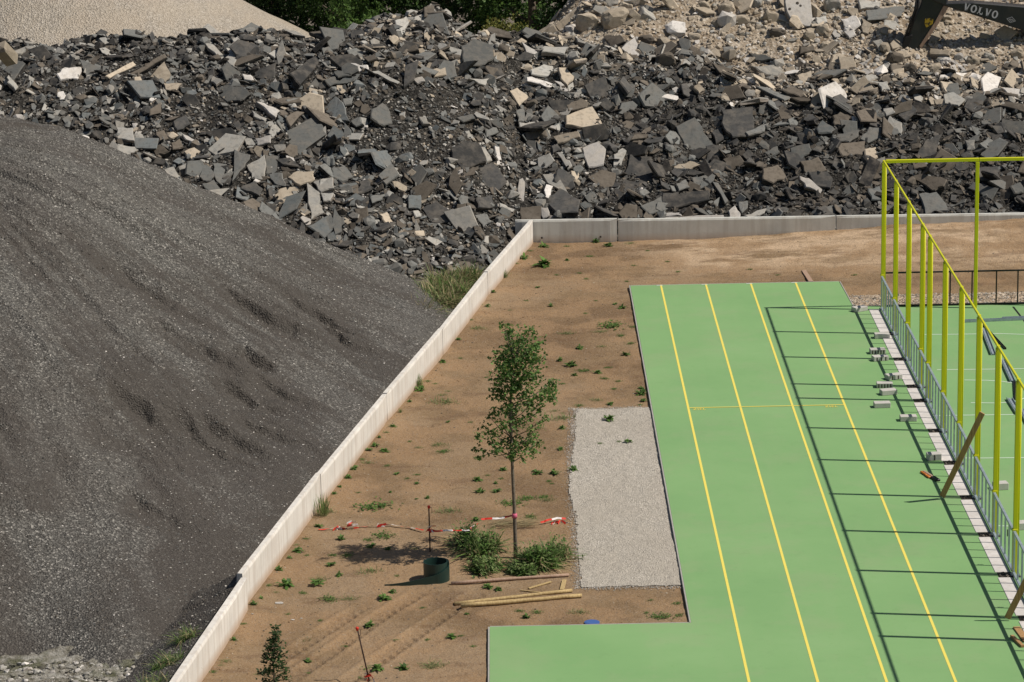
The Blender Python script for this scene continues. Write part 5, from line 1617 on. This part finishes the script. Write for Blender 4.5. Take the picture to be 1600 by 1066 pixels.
crumple(o, earth_pt(547, 827), .14, .16, 2); crumple(o, earth_pt(529, 828), .10, .05, 12); crumple(o, earth_pt(598, 824), .12, .06, 3)
rp = earth_pt(672, 862)
o = tape_path([rp+Vector((0,-.03,.42)), rp+Vector((.4,.05,.40)), rp+Vector((.85,.2,.35)), *ep((736,829,.05),(748,822,.04))], .045, 4, 'barrier_tape', 'red and white tape tied to the rod and sagging over grass')
crumple(o, rp+Vector((.06,0,.42)), .08, .14, 5)
trk = tb+Vector((-.05,-.05,.85))
o = tape_path([at_y(752, 813, TY)+Vector((0,0,0)), at_y(780, 812, TY), at_y(803, 807, TY)], .05, 6, 'barrier_tape', 'straight red and white tape tied to the young tree trunk')
bm = bmesh.new(); c0 = at_y(804, 806, TY); add_tube(bm, [Vector((0,0,-.045)), Vector((0,0,0)), Vector((0,0,.05))], [.049,.056,.047], 10); k_ = link('pink_band', bm_mesh('pink_band', bm, M_PINK), tree); k_.location = c0-tb
o = tape_path(ep((845,820,.02),(858,818,.06),(872,815,.05),(884,814,.03)), .05, 9, 'barrier_tape', 'loose crumpled end of red and white tape beside the chippings')
crumple(o, earth_pt(872, 818), .16, .06, 10)
o = tape_path(ep((570,1064,.05),(580,1064,.08),(586,1072,.02)), .05, 19, 'barrier_tape', 'red tape knot round the foot of the leaning rod')
crumple(o, earth_pt(578, 1062), .05, .10, 20)
# bundle of dry stalks
bm = bmesh.new(); rg = random.Random(4); b0 = earth_pt(815, 822)
for k in range(120):
    a = earth_pt(rg.uniform(782, 845), 0+rg.uniform(818, 828))-b0; 
    d = Vector((1, rg.gauss(.5,.25), rg.gauss(.06,.08))).normalized(); leaf_quads(bm, a+Vector((-.3,0,rg.uniform(.01,.10))), d, rg.uniform(.2,.6), .014, rg, .05)
o = link('dry_stalks', bm_mesh('dry_stalks', bm, M_DRY)); o.location = b0; tag(o, 'bundle of dry straw stalks lying behind the young tree', 'dry stalks')
# rolled dark green plastic strip
g0 = earth_pt(681, 905); bm = bmesh.new(); prev = None
R0 = .24
path = []
for k in range(15):          # tail on the ground, rising into the outer wrap
    f = k/14; path.append((-1.0+1.0*f, -(R0+.035)-.07*math.sin((1-f)*2.2), .02+.15*f**1.4, 0))
for k in range(1, 14):       # outer wrap climbs across the front to the far side
    f = k/13; a = math.radians(-90+115*f); path.append((math.cos(a)*(R0+.035), math.sin(a)*(R0+.035), .17+.20*f, 0))
for k in range(44):
    a = math.radians(25+k*360/43); rr = R0+.03*(1-min(1, k/12)); path.append((math.cos(a)*rr, math.sin(a)*rr, .37, 0))
th = .012
ring = []
for i, (x, y, h, _) in enumerate(path):
    tx = path[min(i+1, len(path)-1)][0]-path[max(0, i-1)][0]; ty = path[min(i+1, len(path)-1)][1]-path[max(0, i-1)][1]; l = math.hypot(tx, ty) or 1
    nx, ny = -ty/l*th, tx/l*th
    ring.append([bm.verts.new(v) for v in ((x, y, -.02), (x, y, h), (x+nx, y+ny, h), (x+nx, y+ny, -.02))])
for a, b in zip(ring, ring[1:]):
    for j in range(4): bm.faces.new((a[j], b[j], b[(j+1) % 4], a[(j+1) % 4]))
bm.faces.new(ring[0]); bm.faces.new(ring[-1][::-1]); bmesh.ops.recalc_face_normals(bm, faces=bm.faces)
o = link('plastic_roll', bm_mesh('plastic_roll', bm, M_GPLASTIC)); o.location = g0; tag(o, 'rolled strip of dark green plastic with a tapering tail on the earth', 'plastic sheet roll')
# blue lid
l0 = earth_pt(925, 974); bm = bmesh.new(); add_tube(bm, [Vector((0,0,0)), Vector((0,0,.025))], .145, 22); add_tube(bm, [Vector((0,0,.026)), Vector((0,0,.030))], .12, 22)
o = link('blue_lid', bm_mesh('blue_lid', bm, M_BLUE)); o.location = l0; tag(o, 'round blue plastic lid on the earth beside the lower court edge', 'lid')
for i, (x, y, w, lab) in enumerate([(436,943,.10,'flat pale stone flake near the wall step'),(458,969,.05,'small white pebble between flake and tyre track'),(471,967,.03,'tiny white pebble right of a slightly larger one'),(394,960,.035,'tiny pale pebble at the wall step')]):
    V, T, mi = ROCKS[i]; p_ = earth_pt(x, y); o = link('pale_stone', np_mesh('pale_stone', V*np.array([w, w*.7, w*.35]), T, CM['W'])); o.location = p_+Vector((0,0,.01)); tag(o, lab, 'stone', 'pale stones near the wall')
# clods and pebbles on the earth, chips on the gravel heap: loose bits too small to count
def bits(name, n, fnpos, smn, smx, mats, probs, label, cat, seed, flat=.7):
    r2 = np.random.default_rng(seed); X, Y, Z = fnpos(n, r2); Vs, Ts, Ms, off = [], [], [], 0
    for i in range(len(X)):
        V, T, mi = ROCKS[r2.integers(len(ROCKS))]; s = smn*(smx/smn)**(r2.random()**2); a = r2.random()*6.28; c_, s_ = math.cos(a), math.sin(a)
        q = V*s*np.array([1, 1, flat]); q = np.stack([q[:,0]*c_-q[:,1]*s_, q[:,0]*s_+q[:,1]*c_, q[:,2]], 1)+np.array([X[i], Y[i], Z[i]+s*.15])
        Vs.append(q); Ts.append(T+off); off += len(V); Ms.append(np.full(len(T), r2.choice(len(mats), p=probs)))
    return tag(link(name, np_mesh(name, np.concatenate(Vs), np.concatenate(Ts), mats, np.concatenate(Ms))), label, cat, kind='stuff')
def pos_earth(n, r2):
    Y = r2.uniform(52, 90, n); X = wall_x(Y)+.1+(16-wall_x(Y))*r2.random(n)**1.6
    k = ~(((X > -.95) & (Y < 84.8) & (X < 5)) | ((X > 4.7) & (Y < 83.3)) | ((Y < 57.2) & (X > -4.75)) | ((X > -3) & (X < -.8) & (Y > 59.3) & (Y < 72.5)))
    X, Y = X[k], Y[k]; return X, Y, h_dirt(X, Y)
bits('earth_crumbs', 9000, pos_earth, .007, .03, [M_EARTH, CM['T'], CM['B']], [.75,.12,.13], 'crumbs and small stones strewn over the bare earth', 'earth crumbs', 1)
def pos_gravel(n, r2):
    Y = r2.uniform(54, 88, n); X = r2.uniform(-16, -4.6, n); k = X < wall_x(Y)-.2; X, Y = X[k], Y[k]; Z = h_gravel(X, Y); k = Z > -.1; return X[k], Y[k], Z[k]
bits('gravel_bits', 42000, pos_gravel, .009, .032, [CM['D'], CM['G'], CM['L'], CM['B'], CM['W']], [.30,.28,.20,.12,.10], 'loose chips of asphalt lying on the dark gravel heap', 'gravel', 2)
def pos_stray(n, r2):
    t_ = r2.random(n); side = r2.random(n) < .75
    X = np.where(side, -2.88+np.interp(59.3+13.2*t_, [59.3,68,72.5],[0,.04,.24])+r2.normal(0, .07, n), -2.8+2*t_); Y = np.where(side, 59.3+13.2*t_, np.where(r2.random(n) < .5, 59.35, 72.45)+r2.normal(0, .08, n))
    return X, Y, h_dirt(X, Y)+.01
bits('stray_chippings', 6000, pos_stray, .008, .02, [CM['L'], CM['W'], CM['T']], [.35,.35,.3], 'pale chippings strewn over the edges of their rectangle', 'chippings', 6)
def pos_spoil(n, r2):
    X = r2.uniform(-15.5, -10.5, n); Y = r2.uniform(52.5, 56.3, n); return X, Y, spoil_h(X, Y)
bits('spoil_crumbs', 5000, pos_spoil, .012, .10, [M_SPOIL, CM['L'], CM['W']], [.6,.25,.15], 'crumbly pale clods in the lower corner behind the wall', 'spoil clods', 3, .8)
def pos_peb(n, r2): X = r2.uniform(4.95, 12, n); Y = r2.uniform(81.86, 83.15, n); return X, Y, X*0-.03
bits('pebble_bits', 3500, pos_peb, .015, .045, [CM['T'], CM['L'], CM['W'], CM['B']], [.55,.2,.1,.15], 'loose pebbles lying on the tan strip behind the court', 'pebbles', 4)
